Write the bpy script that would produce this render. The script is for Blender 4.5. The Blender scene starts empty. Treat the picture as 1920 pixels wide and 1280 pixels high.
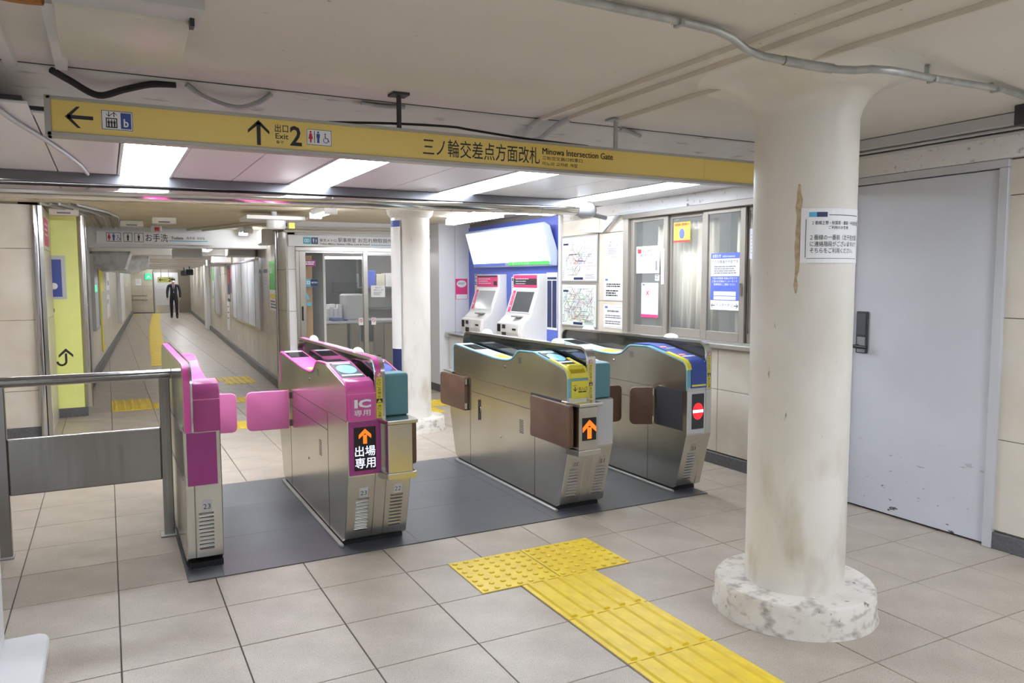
import bpy, bmesh, math, random
from mathutils import Matrix, Vector
random.seed(7)
S = bpy.context.scene
COL = S.collection
PI = math.pi

# ------------------------------------------------------------------ camera, world, exposure
HC = 1.5                                   # camera height
YAW, PITCH, ROLL, FPX = 27.784, 4.685, 0.122, 1438.2
cam_d = bpy.data.cameras.new('camera')
cam_d.sensor_width = 36.0
cam_d.lens = FPX / 1920 * 36.0
cam_d.clip_start = 0.05; cam_d.clip_end = 200
cam = bpy.data.objects.new('camera', cam_d); COL.objects.link(cam)
cam.matrix_world = (Matrix.Translation((0, 0, HC)) @ Matrix.Rotation(-math.radians(YAW), 4, 'Z')
                    @ Matrix.Rotation(math.radians(90 - PITCH), 4, 'X') @ Matrix.Rotation(math.radians(-ROLL), 4, 'Z'))
S.camera = cam
w = bpy.data.worlds.new('world'); S.world = w; w.use_nodes = True
w.node_tree.nodes['Background'].inputs[0].default_value = (.8, .85, 1, 1)
w.node_tree.nodes['Background'].inputs[1].default_value = 0.05
S.view_settings.view_transform = 'Standard'
S.view_settings.look = 'None'
S.view_settings.gamma = 1
S.view_settings.use_curve_mapping = False
S.view_settings.exposure = 1.0
LAMP = 11.0                                 # emission of the gate-line fluorescents
FILL_NEAR = 14.0                            # unseen fluorescents added behind the camera to light the foreground
LAMP_LOB = 28.0                            # lobby battens, the visible one and those added hidden behind the pipe
LAMP_COR = 22.0                             # corridor and lobby fluorescents

# ------------------------------------------------------------------ materials
def lin(c):
    f = lambda v: (v / 255) / 12.92 if v <= 10 else ((v / 255 + .055) / 1.055) ** 2.4
    return (f(c[0]), f(c[1]), f(c[2]), 1)
MATS = {}
def mat(name, rgb, rough=.5, metal=0, rgb2=None, scale=8, lo=.4, hi=.6, detail=4, bump=0, bscale=None, spec=.5, stretch=None, emit=0, alpha=1, trans=0, coat=0, rvar=0):
    m = bpy.data.materials.new(name); m.use_nodes = True
    nt = m.node_tree; b = nt.nodes['Principled BSDF']
    b.inputs['Base Color'].default_value = lin(rgb)
    b.inputs['Roughness'].default_value = rough
    b.inputs['Metallic'].default_value = metal
    b.inputs['Specular IOR Level'].default_value = spec
    b.inputs['Coat Weight'].default_value = coat
    if alpha < 1: b.inputs['Alpha'].default_value = alpha
    if trans: b.inputs['Transmission Weight'].default_value = trans
    if emit:
        b.inputs['Emission Color'].default_value = lin(rgb); b.inputs['Emission Strength'].default_value = emit
    if rgb2 or bump or rvar:
        tc = nt.nodes.new('ShaderNodeTexCoord'); src = tc.outputs['Object']
        if stretch:
            mp = nt.nodes.new('ShaderNodeMapping'); mp.inputs['Scale'].default_value = stretch
            nt.links.new(src, mp.inputs['Vector']); src = mp.outputs['Vector']
        n = nt.nodes.new('ShaderNodeTexNoise'); n.inputs['Scale'].default_value = scale; n.inputs['Detail'].default_value = detail
        nt.links.new(src, n.inputs['Vector'])
        if rgb2:
            r = nt.nodes.new('ShaderNodeValToRGB')
            r.color_ramp.elements[0].position = lo; r.color_ramp.elements[1].position = hi
            r.color_ramp.elements[0].color = lin(rgb); r.color_ramp.elements[1].color = lin(rgb2)
            nt.links.new(n.outputs['Fac'], r.inputs['Fac']); nt.links.new(r.outputs['Color'], b.inputs['Base Color'])
        if rvar:
            mr = nt.nodes.new('ShaderNodeMapRange'); mr.inputs['To Min'].default_value = rough - rvar; mr.inputs['To Max'].default_value = rough + rvar
            nt.links.new(n.outputs['Fac'], mr.inputs['Value']); nt.links.new(mr.outputs['Result'], b.inputs['Roughness'])
        if bump:
            n2 = n
            if bscale:
                n2 = nt.nodes.new('ShaderNodeTexNoise'); n2.inputs['Scale'].default_value = bscale; n2.inputs['Detail'].default_value = 3
                nt.links.new(src, n2.inputs['Vector'])
            bp = nt.nodes.new('ShaderNodeBump'); bp.inputs['Strength'].default_value = bump; bp.inputs['Distance'].default_value = .01
            nt.links.new(n2.outputs['Fac'], bp.inputs['Height']); nt.links.new(bp.outputs['Normal'], b.inputs['Normal'])
    MATS[name] = m
    return m
def two_noise(m, rgb3, scale, lo, hi, stretch=None, zlo=None, zhi=None):
    """adds a layer of wear or dirt spots of another colour on top of a material"""
    nt = m.node_tree; b = nt.nodes['Principled BSDF']; inp = b.inputs['Base Color']
    tc = nt.nodes.new('ShaderNodeTexCoord'); src = tc.outputs['Object']
    if stretch:
        mp = nt.nodes.new('ShaderNodeMapping'); mp.inputs['Scale'].default_value = stretch
        nt.links.new(src, mp.inputs['Vector']); src = mp.outputs['Vector']
    n = nt.nodes.new('ShaderNodeTexNoise'); n.inputs['Scale'].default_value = scale; n.inputs['Detail'].default_value = 5
    nt.links.new(src, n.inputs['Vector'])
    mr = nt.nodes.new('ShaderNodeMapRange'); mr.inputs['From Min'].default_value = lo; mr.inputs['From Max'].default_value = hi
    nt.links.new(n.outputs['Fac'], mr.inputs['Value'])
    mix = nt.nodes.new('ShaderNodeMix'); mix.data_type = 'RGBA'
    fac = mr.outputs['Result']
    if zlo is not None:
        sx = nt.nodes.new('ShaderNodeSeparateXYZ'); nt.links.new(tc.outputs['Object'], sx.inputs[0])
        z = nt.nodes.new('ShaderNodeMapRange'); z.inputs['From Min'].default_value = zlo; z.inputs['From Max'].default_value = zhi
        z.inputs['To Min'].default_value = 1; z.inputs['To Max'].default_value = 0
        nt.links.new(sx.outputs['Z'], z.inputs['Value'])
        mu = nt.nodes.new('ShaderNodeMath'); mu.operation = 'MULTIPLY'
        nt.links.new(fac, mu.inputs[0]); nt.links.new(z.outputs['Result'], mu.inputs[1]); fac = mu.outputs[0]
    nt.links.new(fac, mix.inputs['Factor'])
    if inp.is_linked: nt.links.new(inp.links[0].from_socket, mix.inputs['A'])
    else: mix.inputs['A'].default_value = inp.default_value
    mix.inputs['B'].default_value = lin(rgb3)
    nt.links.new(mix.outputs['Result'], inp)

M_tile = mat('floor_tile', (166, 154, 140), .34, rgb2=(184, 173, 159), scale=5, lo=.3, hi=.7, bump=.12, bscale=220, spec=.45)
two_noise(M_tile, (118, 105, 91), 240, .57, .66)
two_noise(M_tile, (222, 214, 202), 190, .64, .72)
two_noise(M_tile, (142, 127, 110), 1.7, .58, .85)
M_grout = mat('grout', (92, 86, 80), .8)
M_mat = mat('gate_mat', (84, 85, 91), .30, rgb2=(92, 93, 99), scale=3, lo=.2, hi=.8, bump=.02, bscale=200)
two_noise(M_mat, (74, 74, 79), 1.3, .5, .9)
M_wtile = mat('wall_tile', (206, 195, 178), .3, rgb2=(219, 211, 198), scale=2.2, lo=.35, hi=.65, bump=.03, bscale=40)
M_wtile2 = mat('corridor_tile', (190, 182, 168), .28, rgb2=(206, 199, 187), scale=2.5, lo=.35, hi=.65)
M_wjoint = mat('wall_joint', (128, 120, 108), .8)
M_base = mat('dark_skirting', (88, 88, 90), .45, rgb2=(100, 100, 102), scale=60)
M_ceil = mat('ceiling_paint', (217, 212, 204), .65, rgb2=(223, 218, 211), scale=1.2, bump=.05, bscale=30)
two_noise(M_ceil, (120, 108, 92), 26, .72, .80)
M_beam = mat('haunch_paint', (222, 219, 216), .6, rgb2=(228, 226, 224), scale=3)
two_noise(M_beam, (120, 114, 106), 5, .62, .85, stretch=(1, 6, 6))
M_cpanel = mat('ceiling_panel_white', (241, 241, 243), .3, spec=.5)
M_white = mat('white_paint', (228, 228, 228), .4)
M_wallwhite = mat('white_wall_panel', (232, 233, 238), .35)
M_col = mat('column_paint', (222, 217, 208), .33, rgb2=(230, 226, 219), scale=3, lo=.3, hi=.7, bump=.04, bscale=12, spec=.5)
two_noise(M_col, (188, 176, 156), 6, .52, .75, stretch=(1, 1, .45), zlo=.2, zhi=1.6)
two_noise(M_col, (150, 136, 116), 42, .71, .78, stretch=(1, 1, .3))
M_plinth = mat('plinth_paint', (214, 207, 196), .5, rgb2=(226, 220, 211), scale=6, bump=.15, bscale=30)
two_noise(M_plinth, (146, 139, 129), 16, .50, .74, stretch=(1, 1, 1.6))
two_noise(M_plinth, (84, 79, 72), 30, .66, .74)
M_peel = mat('bare_plaster', (200, 180, 150), .8, rgb2=(178, 156, 126), scale=40)
M_steel = mat('brushed_steel', (200, 198, 193), .22, 1, rvar=.03, scale=3)
M_steel2 = mat('gate_steel', (202, 199, 189), .22, 1, rgb2=(210, 208, 199), scale=2.5, rvar=.07, detail=6)
M_railing = mat('railing_steel', (150, 149, 146), .2, 1, bump=.35, bscale=1.2, stretch=(7, 1, .05))
M_chrome = mat('polished_steel', (205, 206, 208), .12, 1)
M_pipe = mat('lagged_pipe_jacket', (206, 202, 194), .11, 1, bump=.012, bscale=5)
M_galv = mat('galvanised_conduit', (172, 176, 174), .38, .75, rgb2=(188, 192, 190), scale=12)
M_alu = mat('aluminium_frame', (176, 174, 170), .38, .55)
M_taupe = mat('taupe_window_frame', (150, 142, 132), .42, .2)
M_black = mat('black_rubber', (24, 24, 26), .5)
M_dark = mat('dark_grey', (58, 58, 62), .5)
M_grey = mat('mid_grey', (140, 140, 142), .5)
M_lgrey = mat('light_grey', (196, 197, 200), .42)
M_door = mat('door_grey', (205, 207, 214), .32, rgb2=(210, 212, 219), scale=2)
two_noise(M_door, (70, 70, 76), 24, .66, .70, stretch=(1, .55, 1.6), zlo=.1, zhi=.55)
M_yellow = mat('tactile_yellow', (236, 205, 40), .42, rgb2=(226, 193, 38), scale=9, bump=.03, bscale=60)
two_noise(M_yellow, (190, 160, 40), 30, .68, .78)
M_sign_y = mat('sign_yellow', (234, 205, 112), .3, rgb2=(238, 210, 120), scale=1.2)
M_lemon = mat('lemon_yellow', (238, 243, 150), .4, rgb2=(231, 238, 142), scale=2)
M_ink = mat('sign_ink', (44, 44, 46), .5)
M_blue = mat('sign_blue', (58, 80, 160), .45)
M_red = mat('sign_red', (205, 50, 60), .45)
M_cyan = mat('sign_cyan', (90, 180, 215), .45)
M_navy = mat('navy', (38, 48, 92), .45)
M_pink_t = mat('pink_top', (222, 88, 168), .33, spec=.5)
M_pink_f = mat('pink_flap', (240, 130, 186), .5, bump=.05, bscale=5)
M_plum = mat('plum_panel', (160, 62, 132), .42)
M_teal = mat('teal_trim', (122, 176, 190), .36)
M_teal2 = mat('teal_cover', (92, 142, 152), .42)
M_brown = mat('brown_flap', (96, 70, 55), .5, rgb2=(106, 79, 62), scale=5, bump=.04, bscale=90)
M_brown2 = mat('brown_flap_edge', (62, 46, 38), .5)
M_smoke = mat('smoked_acrylic', (30, 34, 32), .06, alpha=.72)
M_dkglass = mat('dark_top_glass', (40, 42, 46), .08)
M_paper = mat('paper', (238, 238, 240), .6)
M_print = mat('print_grey', (110, 112, 122), .6)
M_pprint = mat('print_pale', (176, 180, 194), .6)
M_pinkp = mat('poster_pink', (226, 70, 130), .5)
M_green = mat('poster_green', (96, 180, 90), .5)
M_orange = mat('cable_orange', (170, 110, 50), .6)
M_blueP = mat('machine_wall_blue', (92, 110, 205), .42)
M_mach = mat('ticket_machine_white', (232, 231, 228), .38)
M_screen = mat('screen_dark', (92, 94, 98), .12)
M_cream = mat('curtain_cream', (226, 218, 198), .8)
M_wood = mat('office_wood', (176, 130, 70), .5)
M_desk = mat('desk_beige', (150, 136, 112), .5)
M_ycover = mat('slot_yellow', (228, 214, 70), .38)
M_glass = mat('window_glass', (235, 240, 240), .03, alpha=.07)
M_suit = mat('suit_dark', (44, 46, 54), .75)
M_skin = mat('skin', (205, 160, 132), .6)
M_hair = mat('hair_black', (28, 24, 22), .6)
M_shirt = mat('shirt_white', (218, 222, 230), .7)
M_tie = mat('tie_blue', (52, 58, 92), .6)
M_shoe = mat('shoe_black', (22, 20, 20), .4)
M_cable = mat('cable_black', (34, 33, 32), .6)
M_plas = mat('lamp_cover_plastic', (206, 204, 190), .3)
M_yplas = mat('lamp_cover_aged', (196, 184, 132), .3)
M_lamp = mat('lamp_glow', (232, 242, 255), .4, emit=LAMP)
M_filln = mat('fill_glow_near', (230, 241, 255), .4, emit=FILL_NEAR)
M_lampc = mat('lamp_glow_corridor', (244, 248, 255), .4, emit=LAMP_COR)
M_lampl = mat('lamp_glow_lobby', (244, 248, 255), .4, emit=LAMP_LOB)
M_board = mat('backlit_board', (244, 250, 255), .4, emit=1.0)
M_boardg = mat('backlit_green', (70, 170, 80), .4, emit=.8)
M_boardb = mat('backlit_navy', (70, 90, 160), .4, emit=.7)
M_exit = mat('exit_green', (30, 200, 130), .4, emit=.8)
M_led_o = mat('led_orange', (255, 105, 25), .4, emit=.75)
M_led_w = mat('led_white', (225, 230, 255), .4, emit=.75)
M_led_r = mat('led_red', (240, 40, 50), .4, emit=.5)
M_read = mat('reader_glow', (120, 180, 230), .3, emit=.3)
M_read2 = mat('reader_glow_violet', (90, 98, 215), .3, emit=.3)
M_offlamp = mat('office_lamp', (255, 255, 255), .4, emit=16)

# ------------------------------------------------------------------ mesh helpers
class MB:
    def __init__(s, M=None): s.v = []; s.f = []; s.M = M
    def add(s, vs, fs):
        k = len(s.v)
        if s.M is not None: vs = [tuple(s.M @ Vector(p)) for p in vs]
        s.v += [tuple(p) for p in vs]; s.f += [tuple(i + k for i in f) for f in fs]; return s
    def box(s, x0, x1, y0, y1, z0, z1):
        if x0 > x1: x0, x1 = x1, x0
        if y0 > y1: y0, y1 = y1, y0
        if z0 > z1: z0, z1 = z1, z0
        return s.add([(x0,y0,z0),(x1,y0,z0),(x1,y1,z0),(x0,y1,z0),(x0,y0,z1),(x1,y0,z1),(x1,y1,z1),(x0,y1,z1)],
                     [(0,3,2,1),(4,5,6,7),(0,1,5,4),(1,2,6,5),(2,3,7,6),(3,0,4,7)])
    def prism(s, pts, a, b, axis='x'):
        """closed 2-D outline extruded along an axis; pts are (y,z) for x, (x,z) for y, (x,y) for z"""
        n = len(pts)
        P = {'x': lambda p, t: (t, p[0], p[1]), 'y': lambda p, t: (p[0], t, p[1]), 'z': lambda p, t: (p[0], p[1], t)}[axis]
        vs = [P(p, a) for p in pts] + [P(p, b) for p in pts]
        fs = [tuple(range(n)), tuple(range(2 * n - 1, n - 1, -1))] + [(i, i + n, (i + 1) % n + n, (i + 1) % n) for i in range(n)]
        return s.add(vs, fs)
    def lathe(s, prof, c=(0, 0), n=32, caps=True, a0=0, a1=2 * PI):
        full = abs(a1 - a0 - 2 * PI) < 1e-6
        k = n if full else n + 1
        vs = []
        for r, z in prof:
            for i in range(k):
                a = a0 + (a1 - a0) * i / n
                vs.append((c[0] + r * math.cos(a), c[1] + r * math.sin(a), z))
        fs = []
        for j in range(len(prof) - 1):
            for i in range(n):
                i2 = (i + 1) % k
                fs.append((j * k + i, j * k + i2, (j + 1) * k + i2, (j + 1) * k + i))
        if caps and full:
            fs.append(tuple(range(k - 1, -1, -1))); fs.append(tuple(range((len(prof) - 1) * k, len(prof) * k)))
        return s.add(vs, fs)
    def tube(s, pts, r, n=8, caps=True, flat=None):
        pts = [Vector(p) for p in pts]; N = len(pts); vs = []; up = None
        for i, p in enumerate(pts):
            t = (pts[min(i + 1, N - 1)] - pts[max(i - 1, 0)]).normalized()
            if up is None:
                up = Vector((0, 0, 1)) if abs(t.z) < .9 else Vector((1, 0, 0))
            a = t.cross(up).normalized(); up = a.cross(t).normalized()
            rr = r[i] if isinstance(r, (list, tuple)) else r
            for k in range(n):
                th = 2 * PI * k / n + (PI / 4 if n == 4 else 0)
                vs.append(p + (a * math.cos(th) + up * math.sin(th)) * rr)
        fs = [(i * n + k, i * n + (k + 1) % n, (i + 1) * n + (k + 1) % n, (i + 1) * n + k) for i in range(N - 1) for k in range(n)]
        if caps: fs += [tuple(range(n - 1, -1, -1)), tuple(range((N - 1) * n, N * n))]
        return s.add(vs, fs)
    def ellipsoid(s, c, rx, ry, rz, n=14, m=8, half=False):
        vs = []; fs = []
        lo = 0 if half else -PI / 2
        for j in range(m + 1):
            ph = lo + (PI / 2 - lo) * j / m
            for i in range(n):
                a = 2 * PI * i / n
                vs.append((c[0] + rx * math.cos(ph) * math.cos(a), c[1] + ry * math.cos(ph) * math.sin(a), c[2] + rz * math.sin(ph)))
        for j in range(m):
            for i in range(n):
                fs.append((j * n + i, j * n + (i + 1) % n, (j + 1) * n + (i + 1) % n, (j + 1) * n + i))
        return s.add(vs, fs)
    def build(s, name, m, parent=None, smooth=False, bevel=0, label=None, cat=None, group=None, kind=None, seg=1, angle=None):
        me = bpy.data.meshes.new(name); me.from_pydata(s.v, [], s.f)
        bm = bmesh.new(); bm.from_mesh(me)
        bmesh.ops.recalc_face_normals(bm, faces=bm.faces)
        if bevel:
            ed = [e for e in bm.edges if len(e.link_faces) == 2 and e.calc_face_angle(0) > .35]
            bmesh.ops.bevel(bm, geom=ed, offset=bevel, segments=seg, affect='EDGES', profile=.6, clamp_overlap=True)
        bm.to_mesh(me); bm.free()
        me.materials.append(m)
        if smooth:
            me.polygons.foreach_set('use_smooth', [True] * len(me.polygons))
            if hasattr(me, 'set_sharp_from_angle'): me.set_sharp_from_angle(angle=math.radians(angle or 40))
        o = bpy.data.objects.new(name, me); COL.objects.link(o)
        if parent is not None: par(o, parent)
        if parent is not None and kind is None and any(w_ in name for w_ in ('lettering', 'rows', 'slits', 'louvres', 'route_lines', 'seams', 'pictogram', 'marks', 'border', 'arrow', 'legend', 'columns', 'fields', 'field', 'rules', 'mark', 'glass_joint', 'figure')): kind = 'stuff'
        tag(o, label, cat, group, kind)
        return o
def par(o, p):
    o.parent = p
    q = p; L = Vector(p.location)
    while q.parent is not None:
        q = q.parent; L = L + Vector(q.location) if q.type == 'EMPTY' else L
    o.matrix_parent_inverse = Matrix.Translation(-L) if p.type == 'EMPTY' else Matrix.Identity(4)
def tag(o, label=None, cat=None, group=None, kind=None):
    if label: o['label'] = label
    if cat: o['category'] = cat
    if group: o['group'] = group
    if kind: o['kind'] = kind
    return o
def thing(name, label, cat, loc=(0, 0, 0), group=None, kind=None):
    o = bpy.data.objects.new(name, None); COL.objects.link(o)
    o.location = loc; o.empty_display_size = .1
    return tag(o, label, cat, group, kind)
def struct(name, mb, m, parent=None, **k):
    return mb.build(name, m, parent, kind=None if parent else 'structure', **k)
def B(*a): return MB().box(*a)

# ------------------------------------------------------------------ lettering (flat print as thin meshes)
_TC = {}
def glyphs(s, weight=0.0, vertical=False):
    if any(ord(ch) > 0x2000 for ch in s): weight = min(weight, .004)
    else: weight = min(weight, .02 if s != 'IC' else .045)
    key = (s, weight)
    if key in _TC: return _TC[key]
    c = bpy.data.curves.new('t', 'FONT'); c.body = s; c.size = 1; c.resolution_u = 2; c.offset = weight; c.fill_mode = 'FRONT'
    c.space_line = .95
    o = bpy.data.objects.new('t', c); COL.objects.link(o)
    dg = bpy.context.evaluated_depsgraph_get()
    me = bpy.data.meshes.new_from_object(o.evaluated_get(dg))
    vs = [(v.co.x, v.co.y) for v in me.vertices]; fs = [tuple(p.vertices) for p in me.polygons]
    bpy.data.objects.remove(o); bpy.data.curves.remove(c); bpy.data.meshes.remove(me)
    if not vs: vs = [(0, 0), (1, 0), (1, 1)]; fs = [(0, 1, 2)]
    xs = [p[0] for p in vs]; ys = [p[1] for p in vs]
    x0, y0 = min(xs), min(ys); W = max(max(xs) - x0, 1e-4); H = max(max(ys) - y0, 1e-4)
    r = ([((x - x0) / W, (y - y0) / H) for x, y in vs], fs, W / H)
    _TC[key] = r; return r
class Face:
    """a flat (or curved) surface to print on: at(u, v, d) gives a point, u right, v up, d outwards"""
    def __init__(s, fn): s.at = fn
    @staticmethod
    def y(Y): return Face(lambda u, v, d: (u, Y - d, v))          # facing -Y, u = X, v = Z
    @staticmethod
    def x(X): return Face(lambda u, v, d: (X - d, -u, v))         # facing -X, u = -Y, v = Z
    @staticmethod
    def frame(o, ud, vd):
        o, ud, vd = Vector(o), Vector(ud).normalized(), Vector(vd).normalized(); n = ud.cross(vd)
        return Face(lambda u, v, d: tuple(o + ud * u + vd * v + n * d))
    @staticmethod
    def cyl(c, R, a0, sgn=1):                                     # u = arc length from angle a0
        return Face(lambda u, v, d: (c[0] + (R + d) * math.cos(a0 + u / R), c[1] + (R + d) * math.sin(a0 + u / R), v))
class Print(MB):
    """collects flat marks of one colour on a Face"""
    def __init__(s, face, d): super().__init__(); s.F = face; s.d = d
    def rect(s, u0, v0, u1, v1, n=1):
        for i in range(n):
            a = u0 + (u1 - u0) * i / n; b = u0 + (u1 - u0) * (i + 1) / n
            s.add([s.F.at(a, v0, s.d), s.F.at(b, v0, s.d), s.F.at(b, v1, s.d), s.F.at(a, v1, s.d)], [(0, 1, 2, 3)])
        return s
    def poly(s, pts): return s.add([s.F.at(u, v, s.d) for u, v in pts], [tuple(range(len(pts)))])
    def disc(s, u, v, ru, rv=None, n=20, a0=0, a1=2 * PI):
        rv = rv or ru
        return s.poly([(u + ru * math.cos(a0 + (a1 - a0) * i / n), v + rv * math.sin(a0 + (a1 - a0) * i / n)) for i in range(n)])
    def ring(s, u, v, r0, r1, n=20, a0=0, a1=2 * PI):
        for i in range(n):
            a = a0 + (a1 - a0) * i / n; b = a0 + (a1 - a0) * (i + 1) / n
            s.poly([(u + r0 * math.cos(a), v + r0 * math.sin(a)), (u + r1 * math.cos(a), v + r1 * math.sin(a)), (u + r1 * math.cos(b), v + r1 * math.sin(b)), (u + r0 * math.cos(b), v + r0 * math.sin(b))])
        return s
    def line(s, a, b, w):
        dx, dy = b[0] - a[0], b[1] - a[1]; L = math.hypot(dx, dy) or 1; nx, ny = -dy / L * w / 2, dx / L * w / 2
        return s.poly([(a[0] - nx, a[1] - ny), (b[0] - nx, b[1] - ny), (b[0] + nx, b[1] + ny), (a[0] + nx, a[1] + ny)])
    def outline(s, u0, v0, u1, v1, w):
        s.rect(u0, v0, u1, v0 + w); s.rect(u0, v1 - w, u1, v1); s.rect(u0, v0, u0 + w, v1); return s.rect(u1 - w, v0, u1, v1)
    def text(s, t, u0, v0, u1, v1, weight=0.0):
        vs, fs, ar = glyphs(t, weight)
        return s.add([s.F.at(u0 + (u1 - u0) * x, v0 + (v1 - v0) * y, s.d) for x, y in vs], fs)
    def vtext(s, t, u0, v1, w, h, gap=.12, weight=0.0):
        n = len(t); step = h / n
        for i, ch in enumerate(t):
            top = v1 - i * step
            s.text(ch, u0, top - step * (1 - gap), u0 + w, top, weight)
        return s
    def lines(s, u0, u1, v1, v0, n, fill=.45, jag=.35, seed=1):
        rnd = random.Random(seed); st = (v1 - v0) / n
        for i in range(n):
            t = v1 - i * st; e = u1 - (u1 - u0) * rnd.random() * jag
            u = u0
            while u < e - 1e-4:
                q = min(e, u + st * (1.0 + 2.2 * rnd.random()))
                s.rect(u, t - st * fill, q, t); u = q + st * .25
        return s
def sheet(name, face, u0, v0, u1, v1, m, label=None, cat=None, parent=None, d=.001, th=.0015, n=1, group=None, kind=None):
    """a thin sheet lying on a Face"""
    mb = MB()
    for i in range(n):
        a = u0 + (u1 - u0) * i / n; b = u0 + (u1 - u0) * (i + 1) / n
        mb.add([face.at(a, v0, d), face.at(b, v0, d), face.at(b, v1, d), face.at(a, v1, d), face.at(a, v0, d + th), face.at(b, v0, d + th), face.at(b, v1, d + th), face.at(a, v1, d + th)],
               [(0, 3, 2, 1), (4, 5, 6, 7), (0, 1, 5, 4), (1, 2, 6, 5), (2, 3, 7, 6), (3, 0, 4, 7)])
    return mb.build(name, m, parent, label=label, cat=cat, group=group, kind=kind, smooth=n > 1)
def arrow(p, u, v, L, w, ang, head=.55):
    """bold arrow with open barbs centred at u,v; ang 0 = right"""
    c, s_ = math.cos(ang), math.sin(ang)
    R = lambda a, b: (u + a * c - b * s_, v + a * s_ + b * c)
    p.poly([R(-L / 2, -w / 2), R(L / 2 - w * .6, -w / 2), R(L / 2 - w * .6, w / 2), R(-L / 2, w / 2)])
    for sg in (1, -1):
        q = L * head
        p.poly([R(L / 2, 0), R(L / 2 - q, sg * q), R(L / 2 - q - w * .85, sg * q) if sg > 0 else R(L / 2 - q - w * .85, sg * q), R(L / 2 - w * 1.15, 0)])

# ================================================================== STRUCTURE
G = .436; GX, GY = -.008, 3.64             # floor tile module and lattice origin
XR = 4.31                                  # right wall plane
ZC, ZP = 2.36, 2.20                        # near ceiling, gate-line ceiling
YE, YP = 3.70, 6.25                        # where the near ceiling ends, where the panel ceiling ends
YB = 9.75                                  # station office front
CA = math.radians(2.7)
CM = Matrix.Translation((-.36, 10, 0)) @ Matrix.Rotation(-CA, 4, 'Z')   # corridor frame: x across, y along
CW, CL = 2.4, 27.6                         # corridor width and length
def C3(u, v, z=0): return tuple(CM @ Vector((u, v, z)))
def to_cam(x, y, z):
    p = cam.matrix_world.inverted() @ Vector((x, y, z)); return (960 + FPX * p.x / -p.z, 640 - FPX * p.y / -p.z, -p.z) if p.z < -.05 else (-1e4, -1e4, 0)

floor = struct('floor', B(-3.2, 4.7, -5, 38.5, -.12, -.006), M_grout)
tile_me = None
cells = []
for i in range(-8, 12):
    for j in range(-14, 80):
        x0, y0 = GX + i * G, GY + j * G
        if x0 > XR or x0 + G < -3.1 or y0 < -4.9: continue
        if y0 > 10.2:
            q = CM.inverted() @ Vector((x0 + G / 2, y0 + G / 2, 0))
            if q.x < -.25 or q.x > CW + .25 or q.y > CL: continue
        cells.append((x0, y0))
def score(c):
    px, py, d = to_cam(c[0] + G / 2, c[1] + G / 2, 0)
    vis = -120 < px < 2040 and py < 1400 and d > 0
    if c[1] > 9.3 and c[0] > 2.0: vis = False
    if c[0] < -.6 and c[1] > 8: vis = False
    if .35 < c[0] < 3.2 and 4.02 < c[1] < 5.45: vis = False
    return (0 if vis else 1000) + d
cells.sort(key=score)
tb = MB().box(.0025, G - .0025, .0025, G - .0025, -.012, 0)
tile0 = tb.build('tile', M_tile, floor, bevel=.0015)
tile0.location = (*cells[0], 0)
rt = random.Random(3)
for c in cells[1:290]:
    o = tile0.copy(); COL.objects.link(o); o.location = (c[0], c[1], -rt.random() * .0008)
rest = MB()
for x, y in cells[290:]: rest.box(x + .0025, x + G - .0025, y + .0025, y + G - .0025, -.012, -.0003)
rest.build('tile_field', M_tile, floor, kind='stuff')

# dark rubber paving under the gates, set in slabs
gm = B(.30, 3.66, 4.017, 5.86, .0002, .003).build('gate_floor_mat', M_grout, label='dark grey floor paving under the ticket gates', cat='floor mat')
xs = [.30, .47, 1.52, 2.42, 2.9, 3.66]; ys = [4.017, 4.62, 5.24, 5.86]
for a, b in zip(xs, xs[1:]):
    for c, d in zip(ys, ys[1:]):
        B(a + .001, b - .001, c + .001, d - .001, .0005, .005).build('slab', M_mat, gm)

# walls of the near hall
wr = MB()
for a in [(-5, 2.49, 0, ZC + .1), (2.49, 3.40, 2.12, ZC + .1), (3.40, 3.95, 0, ZC + .1), (3.95, 5.90, 0, .965), (3.95, 5.90, 2.085, ZC + .1), (5.90, 9.42, 0, ZC + .1)]:
    wr.box(XR + .012, XR + .2, a[0], a[1], a[2], a[3])
wr.box(XR + .10, XR + .2, 2.49, 3.40, 0, 2.12)
wall_r = struct('wall_right', wr, M_wjoint)
def wall_tiles(parent, rects, d=.012):
    for (y0, y1, z0, z1) in rects:
        B(XR, XR + d, y0 + .002, y1 - .002, z0 + .002, z1 - .002).build('tile', M_wtile, parent, bevel=.002)
ZR = [.10, .61, 1.28, 1.94, 2.13]
rects = []
for z0, z1 in zip(ZR, ZR[1:]):
    y = 2.46
    while y > 0: rects.append((y - .86, y, z0, z1)); y -= .86
    rects.append((3.44, 3.95, z0, z1))
for y0, y1 in [(3.95, 4.64), (4.64, 5.5), (5.5, 5.9)]:
    rects += [(y0, y1, .10, .61), (y0, y1, .61, .965)]
for y0, y1 in [(5.9, 6.33), (6.33, 7.02)]:
    rects += [(y0, y1, a, b) for a, b in zip(ZR, ZR[1:])]
wall_tiles(wall_r, rects)
struct('baseboard_right', B(XR - .012, XR + .01, -5, 2.47, 0, .092).box(XR - .012, XR + .01, 3.42, 9.4, 0, .092), M_base, bevel=.003)
struct('wall_back', B(-3.2, 4.7, -5.2, -5, -.1, 2.6), M_wtile)
struct('wall_left', B(-3.2, -3.0, -5, 8.6, -.1, 2.6), M_wtile)
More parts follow.
